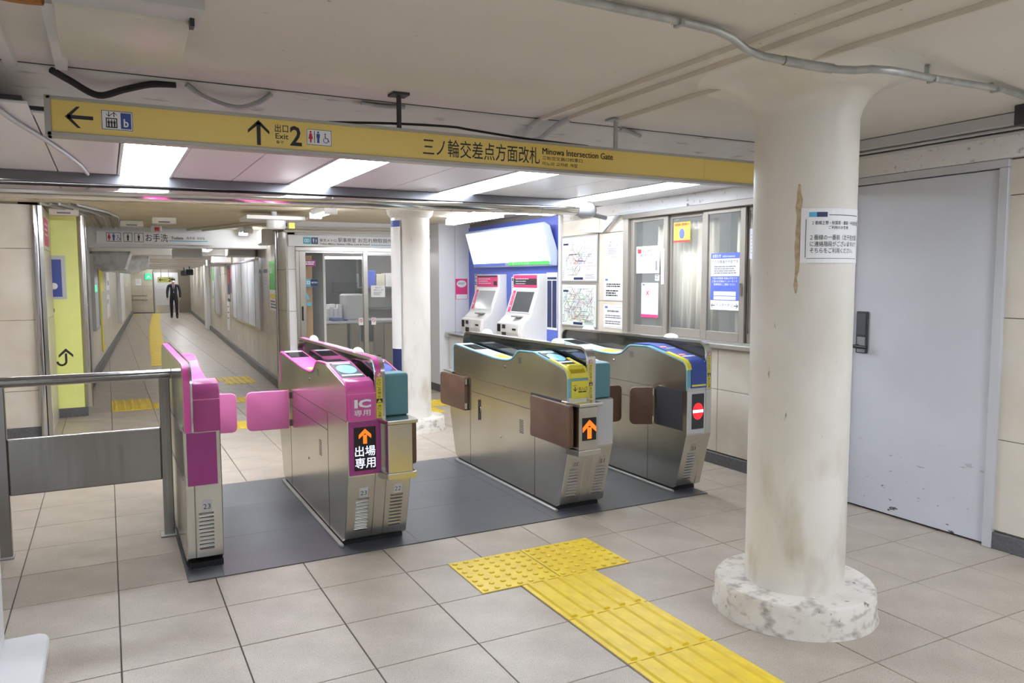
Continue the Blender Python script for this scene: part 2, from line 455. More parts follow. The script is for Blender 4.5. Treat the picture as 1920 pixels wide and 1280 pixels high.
# beige tiled wall beyond the railing, with its return towards the corridor
wl = struct('wall_left', B(-3.0, -.545, 8.512, 8.7, 0, 2.3).box(-.7, -.522, 8.512, 9.62, 0, 2.3), M_wjoint)
for x0, x1 in [(-2.7, -1.84), (-1.84, -.98), (-.98, -.60)]:
    for z0, z1 in [(.1, .45), (.45, 1.12), (1.12, 1.79), (1.79, 2.2)]:
        B(x0 + .002, x1 - .002, 8.5, 8.512, z0 + .002, z1 - .002).build('tile', M_wtile, wl, bevel=.002)
for z0, z1 in [(0, .45), (.45, 1.12), (1.12, 1.79), (1.79, 2.2)]:
    B(-.522, -.512, 8.62, 9.58, z0 + .002, z1 - .002).build('tile', M_wtile, wl, bevel=.002)
B(-3, -.6, 8.49, 8.512, 0, .1).build('skirting', M_base, wl)

# near ceiling, concrete
ceil_n = struct('ceiling', B(-3.2, 4.7, -5.2, YE, ZC, ZC + .15), M_ceil)
hp = [(YE - .03, ZC), (YE - .02, ZC - .012), (YE + .03, ZC - .035), (YE + .10, ZC - .075), (YE + .14, ZC - .12), (YE + .17, ZP + .002), (YE + .3, ZP + .014), (YE + .3, ZC + .15), (YE - .03, ZC + .15)]
struct('trim_1', MB().prism(hp, -3.2, 4.6), M_beam, smooth=True)
B(-3.0, 4.15, YE - .040, YE - .034, ZC - .003, ZC + .001).build('edge_gap_shade', M_dark, ceil_n)  # dark strip standing in for the shade in the ceiling-edge gap
# white metal panel ceiling over the gates
ceil_p = struct('ceiling', B(-3.2, 4.6, YE + .15, YP, ZP + .012, ZP + .06).box(-3.2, -.27, YE - .03, YE + .15, ZP + .012, ZP + .03), M_dark)
LX = [.26, 1.38, 2.57, 3.80]                # centres of the four gate-line lights
edges = [-3.2, -2.6, -2.0, -1.4, -.8, -.25]
for a, b in zip(LX, LX[1:]): edges += [a - .17, a + .17, (a + .17 + b - .17) / 2]
edges += [LX[3] - .17, LX[3] + .17, 4.31]
for a, b in zip(edges, edges[1:]):
    lit = any(abs((a + b) / 2 - l) < .05 for l in LX)
    if lit:
        for c, d in [(YE + .16, 4.42), (5.93, YP)]:
            B(a + .003, b - .003, c, d, ZP, ZP + .012).build('ceiling_panel', M_cpanel, ceil_p, bevel=.002)
    else:
        B(a + .003, b - .003, YE - .02 if b < -.2 else YE + .16, YP, ZP, ZP + .012).build('ceiling_panel', M_cpanel, ceil_p, bevel=.002)
# lobby ceiling beyond, painted concrete
struct('ceiling', B(-3.2, 4.7, YP, 10.0, ZP + .02, ZP + .15).box(-.6, 2.75, 10.0, 12.3, ZP + .02, ZP + .15), mat('lobby_ceiling', (214, 202, 176), .6, rgb2=(222, 211, 188), scale=2))

# lobby back: office front is built below; lintel over it, white wall beside the ticket machines
struct('wall_front', B(2.0, 4.7, YB + .0, YB + .1, 2.05, 2.35), M_white)
ww = struct('wall_front', B(3.87, 4.36, 9.40, YB, 0, ZP + .1), M_wallwhite)
B(4.098, 4.102, 9.398, 9.40, .1, 2.2).build('panel_joint', M_grey, ww)
struct('baseboard_front', B(3.862, 4.36, 9.39, YB, 0, .1), M_base)

# corridor
def CB(*a): return MB(CM).box(*a)
cwr = struct('wall_right', CB(CW + .012, CW + .25, .28, CL, 0, 2.35), M_wjoint)
v = .35
while v < CL - .1:
    wd = .6
    if v < 16:
        for z0, z1 in [(.1, .70), (.70, 1.62), (1.62, 2.2)]:
            CB(CW, CW + .012, v + .009, v + wd - .009, z0 + .003, z1 - .003).build('tile', M_wtile2, cwr)
    else:
        CB(CW, CW + .012, v + .016, v + wd - .016, .1, 2.2).build('tile', M_wtile2, cwr)
    v += wd
cwl = struct('wall_left', CB(-.25, -.012, -.3, CL, 0, 2.35), M_wjoint)
v = .2
while v < CL - .1:
    CB(-.012, 0, v + .003, v + .897, .1, 2.2).build('tile', M_wtile2, cwl); v += .9
struct('baseboard_right', CB(CW - .05, CW, .28, CL, 0, .11), M_base)
struct('baseboard_left', CB(0, .05, -.3, CL, 0, .14), M_base)
struct('ceiling', CB(-.3, CW + .3, 2.28, CL + .3, 2.08, 2.25), M_ceil)
for n, v in enumerate([2.0, 5.2, 8.2, 11.2, 14.2, 17.2, 20.2, 23.2, 26]):
    zb = 1.945 if n == 0 else 1.93
    struct('trim_%d' % (n + 2), CB(-.02, CW + .05, v, v + (.28 if n == 0 else .45), zb, 2.26), M_white if n == 0 else M_ceil, bevel=.01)
cwe = struct('wall_end', CB(-.3, CW + .3, CL + .012, CL + .2, 0, 2.3), M_wjoint)
for i, (a, b) in enumerate([(0, .45), (.45, .88)]):
    for z0, z1 in [(.05, .6), (.6, 1.2), (1.2, 1.95)]:
        CB(a + .003, b - .003, CL, CL + .012, z0 + .003, z1 - .003).build('tile', M_wtile2, cwe)
door_e = struct('door_2', CB(.92, 1.90, CL - .03, CL + .012, 0, 1.80), M_lgrey)
CB(1.0, 1.80, CL - .04, CL - .03, .02, .36).build('kick_plate', M_steel, door_e)
CB(.90, .94, CL - .05, CL, 0, 1.84).build('jamb', M_alu, door_e)

# grey service door in the right wall
door = struct('door_1', B(XR - .022, XR + .03, 2.44, 2.49, 0, 2.089).box(XR - .022, XR + .03, 3.40, 3.44, 0, 2.089).box(XR - .022, XR + .03, 2.44, 3.44, 2.09, 2.135), M_lgrey, bevel=.003)
leaf = B(XR + .004, XR + .045, 2.492, 3.398, .012, 2.085).build('door_leaf', M_door, door, bevel=.002)
B(XR - .010, XR + .004, 3.275, 3.365, 1.015, 1.285).build('lock_plate', M_dark, leaf, bevel=.006)
B(XR - .016, XR - .009, 3.287, 3.353, 1.13, 1.27).build('keypad_cover', M_screen, leaf, bevel=.006)
B(XR - .013, XR - .009, 3.29, 3.35, 1.02, 1.12).build('escutcheon', M_grey, leaf, bevel=.003)
MB().tube([(XR - .01, 3.34, 1.06), (XR - .055, 3.34, 1.06), (XR - .06, 3.33, 1.06), (XR - .06, 3.24, 1.058)], .011).build('lever_handle', M_black, leaf, smooth=True)
# cream bulkhead, trunking and pipes above the door
struct('trim_12', B(XR - .03, XR + .02, -5, 3.66, 2.137, 2.27).box(XR - .011, XR + .02, 3.66, 7.0, 2.097, 2.2), M_beam, bevel=.004)
B(XR - .10, XR + .01, -4, YE - .02, 2.295, ZC - .003).build('cable_trunking', M_lgrey, bevel=.004, label='grey cable trunking along the wall top above the service door', cat='trunking')
for k, z in enumerate((2.282, 2.262)):
    MB().tube([(XR - .055 + .02 * k, -4, z), (XR - .055 + .02 * k, YE - .03, z)], .0085).build('wall_conduit', M_lgrey, smooth=True, label=('upper' if k == 0 else 'lower') + ' thin conduit running above the grey service door', cat='conduit', group='thin conduits above the door')

# ------------------------------------------------------------------ columns
def column(c, r, R, z_pl, zt, zc, label, cap=True):
    t = thing('column', label, 'column', (c[0], c[1], 0), kind='structure')
    pl = MB().lathe([(R + .008, 0), (R + .004, .02), (R, .03), (R - .004, z_pl - .012), (R - .014, z_pl)], c, 56).build('plinth', M_plinth, t, smooth=True)
    prof = [(r + .002, z_pl - .005), (r, z_pl + .02), (r, zt)]
    if cap:
        for k in range(1, 9):
            a = k / 8 * PI / 2
            prof.append((r + (1 - math.cos(a)) * .22 + .03 * math.sin(a), zt + math.sin(a) * (zc - zt)))
        prof.append((r + .29, zc + .005))
    else: prof.append((r, zc))
    MB().lathe(prof, c, 64).build('shaft', M_col, t, smooth=True)
    return t
C1 = (2.729, 2.419); R1 = .2145
col1 = column(C1, R1, .351, .135, 2.175, ZC, 'round cream painted column with flared head beside the grey door')
C2 = (2.668, 7.213); R2 = .189
col2 = column(C2, R2, .323, .13, 2.1, ZP + .02, 'white round column behind the pink ticket gate', cap=False)
MB().lathe([(R2, 2.09), (R2 + .03, 2.12), (R2 + .05, 2.2), (R2 + .05, 2.215)], C2, 40).build('collar', M_col, col2, smooth=True)
# left edge: white square pillar on a low white foot
pil = thing('pillar', 'white square pillar at the left edge of the photo', 'column', (-.6, 3.3, 0), kind='structure')
B(-.85, -.42, 2.9, 3.60, .05, ZC).build('shaft', M_white, pil, bevel=.01)
MB().prism([(-.95, 2.8), (-.265, 2.8), (-.265, 3.55), (-.275, 3.59), (-.30, 3.61), (-.95, 3.61)], .0, .05, 'z').build('foot', M_white, pil, bevel=.006)

# paper notice and bare plaster patch on the near column (angle seen from the camera)
def cang(px, y, C, R):
    """angle on a column of the point seen at pixel px"""
    d = cam.matrix_world.to_3x3() @ Vector(((px - 960) / FPX, (640 - y) / FPX, -1)); d.z = 0; d.normalize()
    c = Vector((C[0], C[1], 0)); b = d.dot(c); q = math.sqrt(max(b * b - c.length_squared + R * R, 0)); p = d * (b - q) - c
    return math.atan2(p.y, p.x), (b - q)
def czed(px, y, C, R):
    a, t = cang(px, y, C, R)
    d = cam.matrix_world.to_3x3() @ Vector(((px - 960) / FPX, (640 - y) / FPX, -1)); return HC + d.z / math.hypot(d.x, d.y) * t
aL, _ = cang(1501, 440, C1, R1 + .002); aR, _ = cang(1606, 440, C1, R1 + .002)
z0, z1 = czed(1540, 493, C1, R1), czed(1540, 390, C1, R1)
FC = Face.cyl(C1, R1, aL); U = (aR - aL) * R1
nt_ = sheet('column_notice', FC, 0, z0, U, z1, M_paper, 'laminated white notice with navy header taped to the near column', 'notice', d=.002, n=10)
H_ = z1 - z0
p = Print(FC, .0042)
p.text('２番線上野・秋葉原・銀座・中目黒方面', U * .14, z0 + H_ * .70, U * .95, z0 + H_ * .77, .012)
p.text('ご利用のお客様', U * .36, z0 + H_ * .62, U * .68, z0 + H_ * .68, .012)
p.text('２番線の一番前（北千住方面）', U * .12, z0 + H_ * .42, U * .92, z0 + H_ * .52, .014)
p.text('に連絡階段がございますので', U * .12, z0 + H_ * .30, U * .90, z0 + H_ * .40, .014)
p.text('そちらをご利用ください。', U * .12, z0 + H_ * .18, U * .80, z0 + H_ * .28, .014)
p.build('lettering', M_ink, nt_)
p = Print(FC, .0040); p.rect(U * .10, z0 + H_ * .84, U * .34, z0 + H_ * .93, 4); p.build('logo', M_navy, nt_)
p = Print(FC, .0043); p.rect(U * .10, z0 + H_ * .84, U * .20, z0 + H_ * .93, 3); p.build('logo_tile', M_cyan, nt_)
p = Print(FC, .0040); p.rect(U * .36, z0 + H_ * .87, U * .94, z0 + H_ * .885, 6); p.rect(U * .08, z0 + H_ * .08, U * .94, z0 + H_ * .09, 8); p.rect(U * .06, z0 + H_ * .1, U * .07, z0 + H_ * .8); p.rect(U * .95, z0 + H_ * .1, U * .96, z0 + H_ * .8); p.build('border', M_print, nt_)
a0, _ = cang(1492, 440, C1, R1); FP = Face.cyl(C1, R1, a0)
zz = lambda y: czed(1500, y, C1, R1)
pp = Print(FP, .0006)
prevs = None
rp = random.Random(5)
for k in range(15):
    y = 345 + 205 * k / 14; wl_ = rp.uniform(-.004, .002); wr_ = .021 + rp.uniform(-.004, .004) if 1 < k < 12 else .008 + rp.random() * .008
    cur = (wl_ + (.006 if k in (0, 14) else 0), wr_, zz(y))
    if prevs: pp.poly([(prevs[0], prevs[2]), (prevs[1], prevs[2]), (cur[1], cur[2]), (cur[0], cur[2])])
    prevs = cur
pp.build('peeled_paint_patch', M_peel, col1)
# side board strapped to the far column, white over navy
aB = cang(730, 600, C2, R2 + .01)[0]
FB2 = Face.cyl(C2, R2 + .004, aB + .1)
sb = MB().lathe([(R2 + .022, .10), (R2 + .022, 2.06), (R2 + .002, 2.06), (R2 + .002, .10)], C2, 12, caps=False, a0=PI + .15, a1=PI + .75)
sb_o = sb.build('column_board', M_white, smooth=True, label='white advert board with navy lower half wrapped on the far column', cat='board')
MB().lathe([(R2 + .0235, .12), (R2 + .0235, .82)], C2, 12, caps=False, a0=PI + .16, a1=PI + .74).build('navy_panel', M_navy, sb_o, smooth=True)
MB().lathe([(R2 + .0235, 2.0), (R2 + .0235, 2.06)], C2, 12, caps=False, a0=PI + .16, a1=PI + .74).build('top_band', M_blue, sb_o, smooth=True)

# ================================================================== TICKET GATES
YF, YR_ = 4.015, 5.80
LOWER = [(4.165, .03), (4.118, .055), (YF, .43), (YF, .735), (5.82, .735), (5.885, .70), (5.885, .40), (5.78, .055), (5.735, .03)]
TOP = [(YF + .012, .735), (YF + .014, .875), (YF + .022, .905), (YF + .045, .928), (4.12, .941), (4.25, .966), (4.43, .999), (4.47, 1.003), (4.66, .997), (4.69, .988), (4.735, .955), (4.775, .930), (4.83, .916), (4.92, .911), (5.06, .912), (5.45, .938), (5.755, .962), (5.785, .955), (5.80, .93), (5.80, .735)]
TOPM = [(4.195, .72), (4.197, .88), (4.205, .92), (4.225, .95), (4.26, .962), (4.33, .962), (4.40, .945), (4.52, .922), (4.75, .918), (5.0, .925), (5.14, .945), (5.25, .975), (5.34, .99), (5.55, .993), (5.74, .968), (5.79, .94), (5.80, .735)]
LOWM = [(4.235, .03), (4.195, .055), (4.175, .43), (4.185, .735), (5.82, .735), (5.885, .70), (5.885, .40), (5.78, .055), (5.735, .03)]
def offset(path, d):
    out = []
    for i, p in enumerate(path):
        a = Vector(path[max(i - 1, 0)]); b = Vector(path[min(i + 1, len(path) - 1)]); t = (b - a).normalized()
        n = Vector((-t.y, t.x)); out.append((p[0] + n.x * d, p[1] + n.y * d))
    return out
def band(path, d0, d1): return offset(path, d0) + offset(path, d1)[::-1]
def sub(path, y0, y1):
    """part of TOP between two y values (upper surface only)"""
    def z(y):
        for a, b in zip(path, path[1:]):
            if a[0] <= y <= b[0] and b[0] > a[0]: return a[1] + (b[1] - a[1]) * (y - a[0]) / (b[0] - a[0])
        return path[-1][1]
    return [(y0, z(y0))] + [p for p in path[4:-3] if y0 < p[0] < y1] + [(y1, z(y1))]
def inlay(parent, name, y0, y1, x0, x1, m, path=TOP, up=.010, th=.003, **k):
    s_ = sub(path, y0, y1); return MB().prism(band(s_, up, up + th), x0, x1).build(name, m, parent, **k)
def louvres(parent, x0, x1, prof, n=10, z0=.10, z1=.285):
    (ya, za), (yb, zb) = prof
    mb = MB()
    yy = lambda z: ya + (yb - ya) * (z - za) / (zb - za)
    xm = (x0 + x1) / 2; hw = .036
    for i in range(n):
        z = z0 + (z1 - z0) * i / (n - 1)
        mb.add([(xm - hw, yy(z) - .002, z), (xm + hw, yy(z) - .002, z), (xm + hw, yy(z + .009) - .009, z + .007), (xm - hw, yy(z + .009) - .009, z + .007), (xm - hw, yy(z + .012) + .001, z + .012), (xm + hw, yy(z + .012) + .001, z + .012)],
               [(0, 1, 2, 3), (3, 2, 5, 4), (0, 3, 4), (1, 5, 2), (0, 4, 5, 1)])
    return mb.build('vent_louvres', M_chrome, parent)
def number(parent, x0, x1, txt, prof, z=.315, m=M_lgrey):
    (ya, za), (yb, zb) = prof; yy = ya + (yb - ya) * (z - za) / (zb - za)
    F = Face.frame((0, yy, z), (1, 0, 0), (0, yb - ya, zb - za))
    xm = (x0 + x1) / 2 + .004
    pl = sheet('number_plate', F, xm - .024, -.012, xm + .024, .045, m, parent=parent, d=.0005, th=.001)
    Print(F, .0018).text(txt, xm - .018, 0, xm + .018, .027, .0).build('number', M_ink, pl)
def flap(parent, hx, hy, dx, dy, L, m, z0=.452, z1=.722, th=.034, edge=None, cham=.03, name='flap'):
    d = Vector((dx, dy, 0)).normalized(); n = Vector((-d.y, d.x, 0))
    r = cham
    out = [(0, z0), (L - r, z0), (L - r * .3, z0 + r * .3), (L, z0 + r), (L, z1 - r), (L - r * .3, z1 - r * .3), (L - r, z1), (0, z1)]
    mb = MB()
    N = len(out)
    P = lambda s_, z, t: (hx + d.x * s_ + n.x * t, hy + d.y * s_ + n.y * t, z)
    mb.add([P(a, b, -th / 2) for a, b in out] + [P(a, b, th / 2) for a, b in out], [tuple(range(N)), tuple(range(2 * N - 1, N - 1, -1))] + [(i, (i + 1) % N, (i + 1) % N + N, i + N) for i in range(N)])
    f = mb.build(name, m, parent, bevel=.008, seg=2, smooth=True)
    for z in (z0 + .015, z1 - .06): MB().tube([(hx, hy, z), (hx, hy, z + .045)], .014, 8).build('hinge', M_steel, f, smooth=True)
    return f
def reader(parent, x0, x1, lit=True):
    s_ = inlay(parent, 'reader_plate', 4.14, 4.42, x0, x1, M_black, up=.010, th=.004)
    F = Face.frame((0, 4.14, .945 + .0005), (1, 0, 0), (0, .28, .0515))
    xm = (x0 + x1) / 2; rx = (x1 - x0) / 2 - .008
    Print(F, .0160).disc(xm, .15, rx, .085, 28).build('reader_oval', M_read if lit else M_read2, s_)
    Print(F, .0156).rect(x0 + .012, .255, x1 - .012, .278).build('reader_label', M_paper, s_); Print(F, .0156).rect(x0 + .006, .022, x1 - .004, .05).build('reader_label', M_paper, s_)
    Print(F, .0164).text('タッチ', xm - .02, .135, xm + .02, .155).build('reader_mark', M_blue, s_)
    return s_
def rail(parent, x0, x1, face_m, front=4.018, rear=5.93, ztop=1.068, zb=.735, pink=False, yo=0):
    R = .085; pts = [(front, zb)]
    for k in range(9): a = PI - k / 8 * PI / 2; pts.append((front + R + R * math.cos(a), ztop - R + R * math.sin(a)))
    for k in range(9): a = PI / 2 - k / 8 * PI / 2; pts.append((rear - R + R * math.cos(a), ztop - .008 - R + R * math.sin(a)))
    pts.append((rear - .01, .90))
    b = MB().prism(band(pts, -.016, 0), x0, x1).build('guard_rail', M_steel, parent, smooth=True)
    if pink:
        MB().prism(band(pts, .0, .0025), x0 + .005, x1 - .024).build('rail_stripe', M_pink_t, b, smooth=True)
    inner = offset(pts, -.016)
    poly = [inner[0]] + inner[1:] + [(rear - .03, .90)]
    ac = MB().prism([(front + .02, .93)] + [p for p in inner if p[1] > .93] + [(rear - .03, .93)], (x0 + x1) / 2 - .004, (x0 + x1) / 2 + .004).build('acrylic_panel', M_smoke, parent)
    for y in (4.42, 5.52):
        MB().ellipsoid(((x0 + x1) / 2, y, ztop - .004), .026, .085, .034, 22, 6, half=True).build('sensor_dome', M_white, b, smooth=True)
    # warning sticker down the front of the rail
    F = Face.y(front)
    xa, xb = (x0 + .006, x1 - .018) if pink else (x0 + .012, x0 + .036)
    st = sheet('warning_sticker', F, xa, .742, xb, .965, M_ycover, parent=b, d=.003 if pink else .0005, th=.001)
    w_ = xb - xa
    q = Print(F, .0048 if pink else .0022)
    q.vtext('かけこみ禁止', xa + w_ * .2, .957, w_ * .62, .105, weight=.03)
    q.vtext('扉にご注意', xa + w_ * .2, .815, w_ * .62, .07, weight=.03)
    q.rect(xa, .824, xb, .848); q.build('sticker_lettering', M_ink, st)
    q = Print(F, .0052 if pink else .0026); q.poly([(xa + w_ * .12, .827), (xb - w_ * .12, .827), ((xa + xb) / 2, .845)]); q.build('warning_triangle', M_ycover, st)
    q = Print(F, .0049 if pink else .0023); q.disc((xa + xb) / 2, .979, .0135); q.build('no_entry_disc', M_paper, st)
    q = Print(F, .0052 if pink else .0026); q.ring((xa + xb) / 2, .979, .009, .0125); q.line(((xa + xb) / 2 - .008, .987), ((xa + xb) / 2 + .008, .971), .003); q.build('no_entry_mark', M_red, st)
    return b
LOWF = ((4.118, .055), (YF, .43))
def led_arrow(F, xm, zm, h, parent, d=.002):
    q = Print(F, d); hw = h * .42
    q.poly([(xm - h * .13, zm - h / 2), (xm + h * .13, zm - h / 2), (xm + h * .13, zm + h * .1), (xm - h * .13, zm + h * .1)])
    q.poly([(xm, zm + h / 2), (xm - hw, zm + h * .10), (xm - hw, zm - h * .16), (xm, zm + h * .2)])
    q.poly([(xm, zm + h / 2), (xm, zm + h * .2), (xm + hw, zm - h * .16), (xm + hw, zm + h * .10)])
    return q.build('led_arrow', M_led_o, parent)
def side_details(t, x, rich=True):
    """lock, slits and seams on the left flank at plane x"""
    mb = MB()
    mb.box(x - .0012, x + .001, 4.44, 5.48, .614, .618).box(x - .001, x + .001, 4.44, 5.48, .722, .725)
    mb.box(x - .001, x + .001, 4.44, 4.443, .035, .72).box(x - .001, x + .001, 5.478, 5.481, .035, .73)
    mb.box(x - .001, x + .001, YF + .02, 4.44, .729, .732)
    mb.build('panel_seams', M_dark, t)
    for y, z in ((4.88, .868), (4.95, .345)):
        MB(Matrix.Translation((x, y, z)) @ Matrix.Rotation(PI / 2, 4, 'Y')).lathe([(.009, -.004), (.009, .0), (.006, .001)], (0, 0), 12).build('key_lock', M_chrome, t, smooth=True)
    g = MB()
    for k in range(9): g.box(x - .0012, x, 4.60, 4.655, .43 + k * .011, .435 + k * .011)
    for k in range(5): g.box(x - .0012, x, 4.63, 4.67, .915 + k * .009, .919 + k * .009)
    g.build('vent_slits', M_dark, t)
def foot(t, x0, x1, y0=4.165, y1=5.73, rail_side=-1):
    B(x0 + .004, x1 - .004, y0 + .01, y1 - .01, .003, .035).build('kick_plinth', M_black, t)
    xx = x0 - .02
    MB().box(xx, xx + .022, y0 - .03, y1 + .02, .0035, .022).build('side_kerb', M_alu, t, bevel=.004)
def body(t, x0, x1, low, top, name='body'):
    outline = low[:4] + top[1:-1] + low[4:]
    return MB().prism(outline, x0, x1).build(name, M_steel2, t, bevel=.004)
SPINE = LOWER[:4] + [(4.12, .735), (4.12, .90), (5.74, .915), (5.78, .735)] + LOWER[4:]
BTOP = [(4.08, .735), (4.08, .735), (4.08, .925)] + TOP[4:]
def spine(t, x0, x1): return MB().prism(SPINE, x0, x1).build('spine', M_steel2, t, bevel=.004)
def cover(t, x0, x1, m, path=TOP, lip=.003, name='top_cover', th=.010):
    return MB().prism(band(path, 0, th), x0 - lip, x1 + lip).build(name, m, t, bevel=.002)

# ---- gate 1: pink end gate by the railing
g1 = thing('ticket_gate', 'slim pink ticket gate end unit numbered 23 next to the railing', 'ticket gate', (.40, 4.95, 0), 'ticket gates')
xa, xb = .358, .492
body(g1, xa, xb, LOWM, TOPM)
cover(g1, xa + .004, xb, M_pink_t, TOPM)
MB().prism(band(TOPM[:6], .009, .016), xa + .006, xb - .001).build('front_cover', mat('pink_front', (176, 70, 136), .42), g1, bevel=.003, smooth=True)
B(xa + .004, xb, 4.176, 4.19, .884, .888).build('cover_seam', M_pink_f, g1)
pr = MB().prism([(4.176, .715), (4.168, .445), (4.172, .445), (4.182, .715)], xa - .03, xb - .022).build('front_panel', M_plum, g1)
lowf1 = ((4.195, .055), (4.175, .43))
B(xa - .028, xb - .004, 4.19, 4.24, .003, .035).build('kick_plinth', M_black, g1)
louvres(g1, xa - .03, xb, lowf1); number(g1, xa - .03, xb, '23', lowf1)
bp = MB().prism([(4.236, .03), (4.196, .055), (4.176, .43), (4.186, .735), (5.75, .735), (5.75, .03)], xa - .046, xa).build('flank_panel', M_steel2, g1, bevel=.004)
MB().prism([(4.10, .735)] + [(4.10, .98), (4.115, 1.03), (4.15, 1.062), (4.19, 1.07), (5.62, 1.066), (5.70, 1.04), (5.73, .98), (5.73, .735)], xa - .047, xa - .008).build('guard_panel', M_steel2, g1, bevel=.003)
MB().prism(band([(4.10, .735), (4.10, .98), (4.115, 1.03), (4.15, 1.062), (4.19, 1.07), (5.62, 1.066), (5.70, 1.04), (5.73, .98)], 0, .006), xa - .044, xa - .010).build('rail_stripe', M_pink_t, g1, smooth=True)
MB().prism(band([(4.094, .735), (4.094, .98), (4.11, 1.034), (4.147, 1.068), (4.19, 1.076), (5.62, 1.072)], 0, .005), xa - .012, xa - .002).build('rail_edge', M_chrome, g1, smooth=True)
B(xa - .049, xa - .046, 4.25, 5.70, .46, .463).box(xa - .049, xa - .046, 4.25, 5.70, .715, .718).build('panel_seams', M_dark, g1)
flap(g1, xb + .01, 5.52, 1, -.12, .255, M_pink_f)
flap(g1, xb + .012, 5.0, .02, -1, .26, M_pink_f, th=.02)

# ---- gate 2: pink card-only gate, teal on its far flank
g2 = thing('ticket_gate', 'double ticket gate with pink card-only front reading IC and numbers 23 and 22', 'ticket gate', (1.29, 4.95, 0), 'ticket gates')
xa, xm, xn, xb = 1.115, 1.268, 1.332, 1.475
body(g2, xa, xm, LOWER, TOP); spine(g2, xm, xn); body(g2, xn, xb, LOWER, BTOP)
foot(g2, xa, xb)
cover(g2, xa, xm - .003, M_pink_t); cover(g2, xn + .003, xb, M_pink_t, TOP[4:])
F = Face.y(YF)
MB().prism(band(TOP[:5], .009, .02), xa - .001, xm + .003).build('front_cover', M_pink_t, g2, bevel=.004, smooth=True)
fp = sheet('card_only_plate', Face.y(YF - .008), xa + .018, .752, xm - .012, .862, mat('pink_plate', (206, 96, 166), .4), parent=g2, d=.0, th=.002)
q = Print(Face.y(YF - .012), .0); q.text('IC', xa + .036, .806, xm - .024, .852, .045); q.text('専用', xa + .034, .762, xm - .028, .796, .02); q.build('lettering', M_paper, fp)
B(xa + .0, xm + .008, YF - .006, YF + .004, .880, .884).build('cover_seam', M_pink_f, g2)
dp = B(xa + .006, xm + .03, YF - .006, YF + .004, .437, .732).build('display_frame', M_plum, g2, bevel=.002)
B(xa + .032, xm + .0, YF - .009, YF - .005, .462, .70).build('display', M_black, dp)
FD = Face.y(YF - .009)
led_arrow(FD, (xa + xm) / 2 + .016, .650, .082, dp, .001)
q = Print(FD, .001); q.text('出場', xa + .036, .540, xm - .004, .597, .02); q.text('専用', xa + .036, .474, xm - .004, .533, .02); q.build('led_lettering', M_led_w, dp)
louvres(g2, xa + .01, xm + .01, LOWF); number(g2, xa + .01, xm + .01, '23', LOWF)
louvres(g2, xn - .01, xb, LOWF); number(g2, xn - .01, xb, '22', LOWF)
MB().box(xm + .028, xm + .031, YF - .002, YF + .01, .44, .73).build('divider', M_dark, g2)
reader(g2, xa + .012, xm - .014, True); reader(g2, xn + .008, xb - .012, False)
for a, b in ((xa, xm), (xn, xb)):
    inlay(g2, 'top_window', 4.475, 4.655, a + .012, b - .014, M_dkglass, th=.002)
    inlay(g2, 'top_window', 5.47, 5.68, a + .012, b - .014, M_dkglass, th=.002)
    inlay(g2, 'top_label', 5.69, 5.74, a + .02, b - .02, M_paper, th=.002)
    inlay(g2, 'yellow_label', 4.93, 5.03, a + .016, b - .02, M_ycover, th=.002)
rail(g2, xm + .004, xn - .002, M_steel, pink=True)
side_details(g2, xa)
flap(g2, xa - .012, 5.47, -1, .06, .285, M_pink_f, th=.036)
# teal ticket head and its steel reader housing on the far half
MB().prism([(4.055, .742), (4.055, .962), (4.067, .975), (4.19, .975), (4.19, .742)], xn + .004, xb + .002).build('teal_cover', M_teal2, g2, bevel=.008, seg=2)
def housing(t, x0, x1, yf, left_win=False):
    h = B(x0, x1, yf, YF + .02, .445, .715).build('display_housing', M_steel, t, bevel=.004)
    MB().prism([(x0 - .03, YF + .05), (x0 - .03, YF - .01), (x0 - .004, yf - .012), (x1 + .028, yf - .012), (x1 + .028, YF + .05)], .716, .738, 'z').build('housing_cap', M_steel, h, bevel=.005, seg=2)
    MB().prism([(x0 - .03, YF + .05), (x0 - .03, YF - .01), (x0 - .006, yf - .008), (x1 + .02, yf - .008), (x1 + .02, YF + .05)], .410, .448, 'z').build('housing_ledge', M_steel, h, bevel=.005, seg=2)
    return h
h2 = housing(g2, 1.312, 1.452, 3.925)
flap(g2, xb + .012, 4.45, .03, -1, .42, M_brown, th=.03)
flap(g2, xb + .012, 5.5, .03, 1, .40, M_brown, th=.03)

# ---- gates 3 and 4 share the teal pattern
def teal_half(t, x0, x1, no, lit, whole=True):
    body(t, x0, x1, LOWER, TOP if whole else BTOP); cover(t, x0, x1, M_teal, TOP if whole else TOP[4:])
    inlay(t, 'top_panel', 4.82, 5.74, x0 + .006, x1 - .006, M_lgrey, th=.0018)
    inlay(t, 'top_window', 5.42, 5.66, x0 + .014, x1 - .014, M_dkglass, th=.003)
    inlay(t, 'yellow_label', 4.96, 5.13, x0 + .02, x1 - .03, M_ycover, th=.003)
    inlay(t, 'top_window', 4.475, 4.655, x0 + .008, x1 - .008, M_dkglass, th=.003)
    louvres(t, x0, x1, LOWF); number(t, x0, x1, no, LOWF, m=M_steel)
g3 = thing('ticket_gate', 'double ticket gate with yellow ticket slot and stowed brown flaps, numbers 22 and 21', 'ticket gate', (2.68, 4.95, 0), 'ticket gates')
xa, xm, xn, xb = 2.512, 2.652, 2.716, 2.848
teal_half(g3, xa, xm, '22', True); spine(g3, xm, xn); teal_half(g3, xn, xb, '21', False, False)
foot(g3, xa, xb)
reader(g3, xa + .01, xm - .008, True); reader(g3, xn + .004, xb - .008, False)
rail(g3, xm + .002, xn - .002, M_steel)
side_details(g3, xa)
MB().prism([(4.05, .737), (4.05, .950), (4.062, .962), (4.19, .966), (4.19, .737)], xn + .006, xb + .002).build('teal_cover', M_teal2, g3, bevel=.008, seg=2)
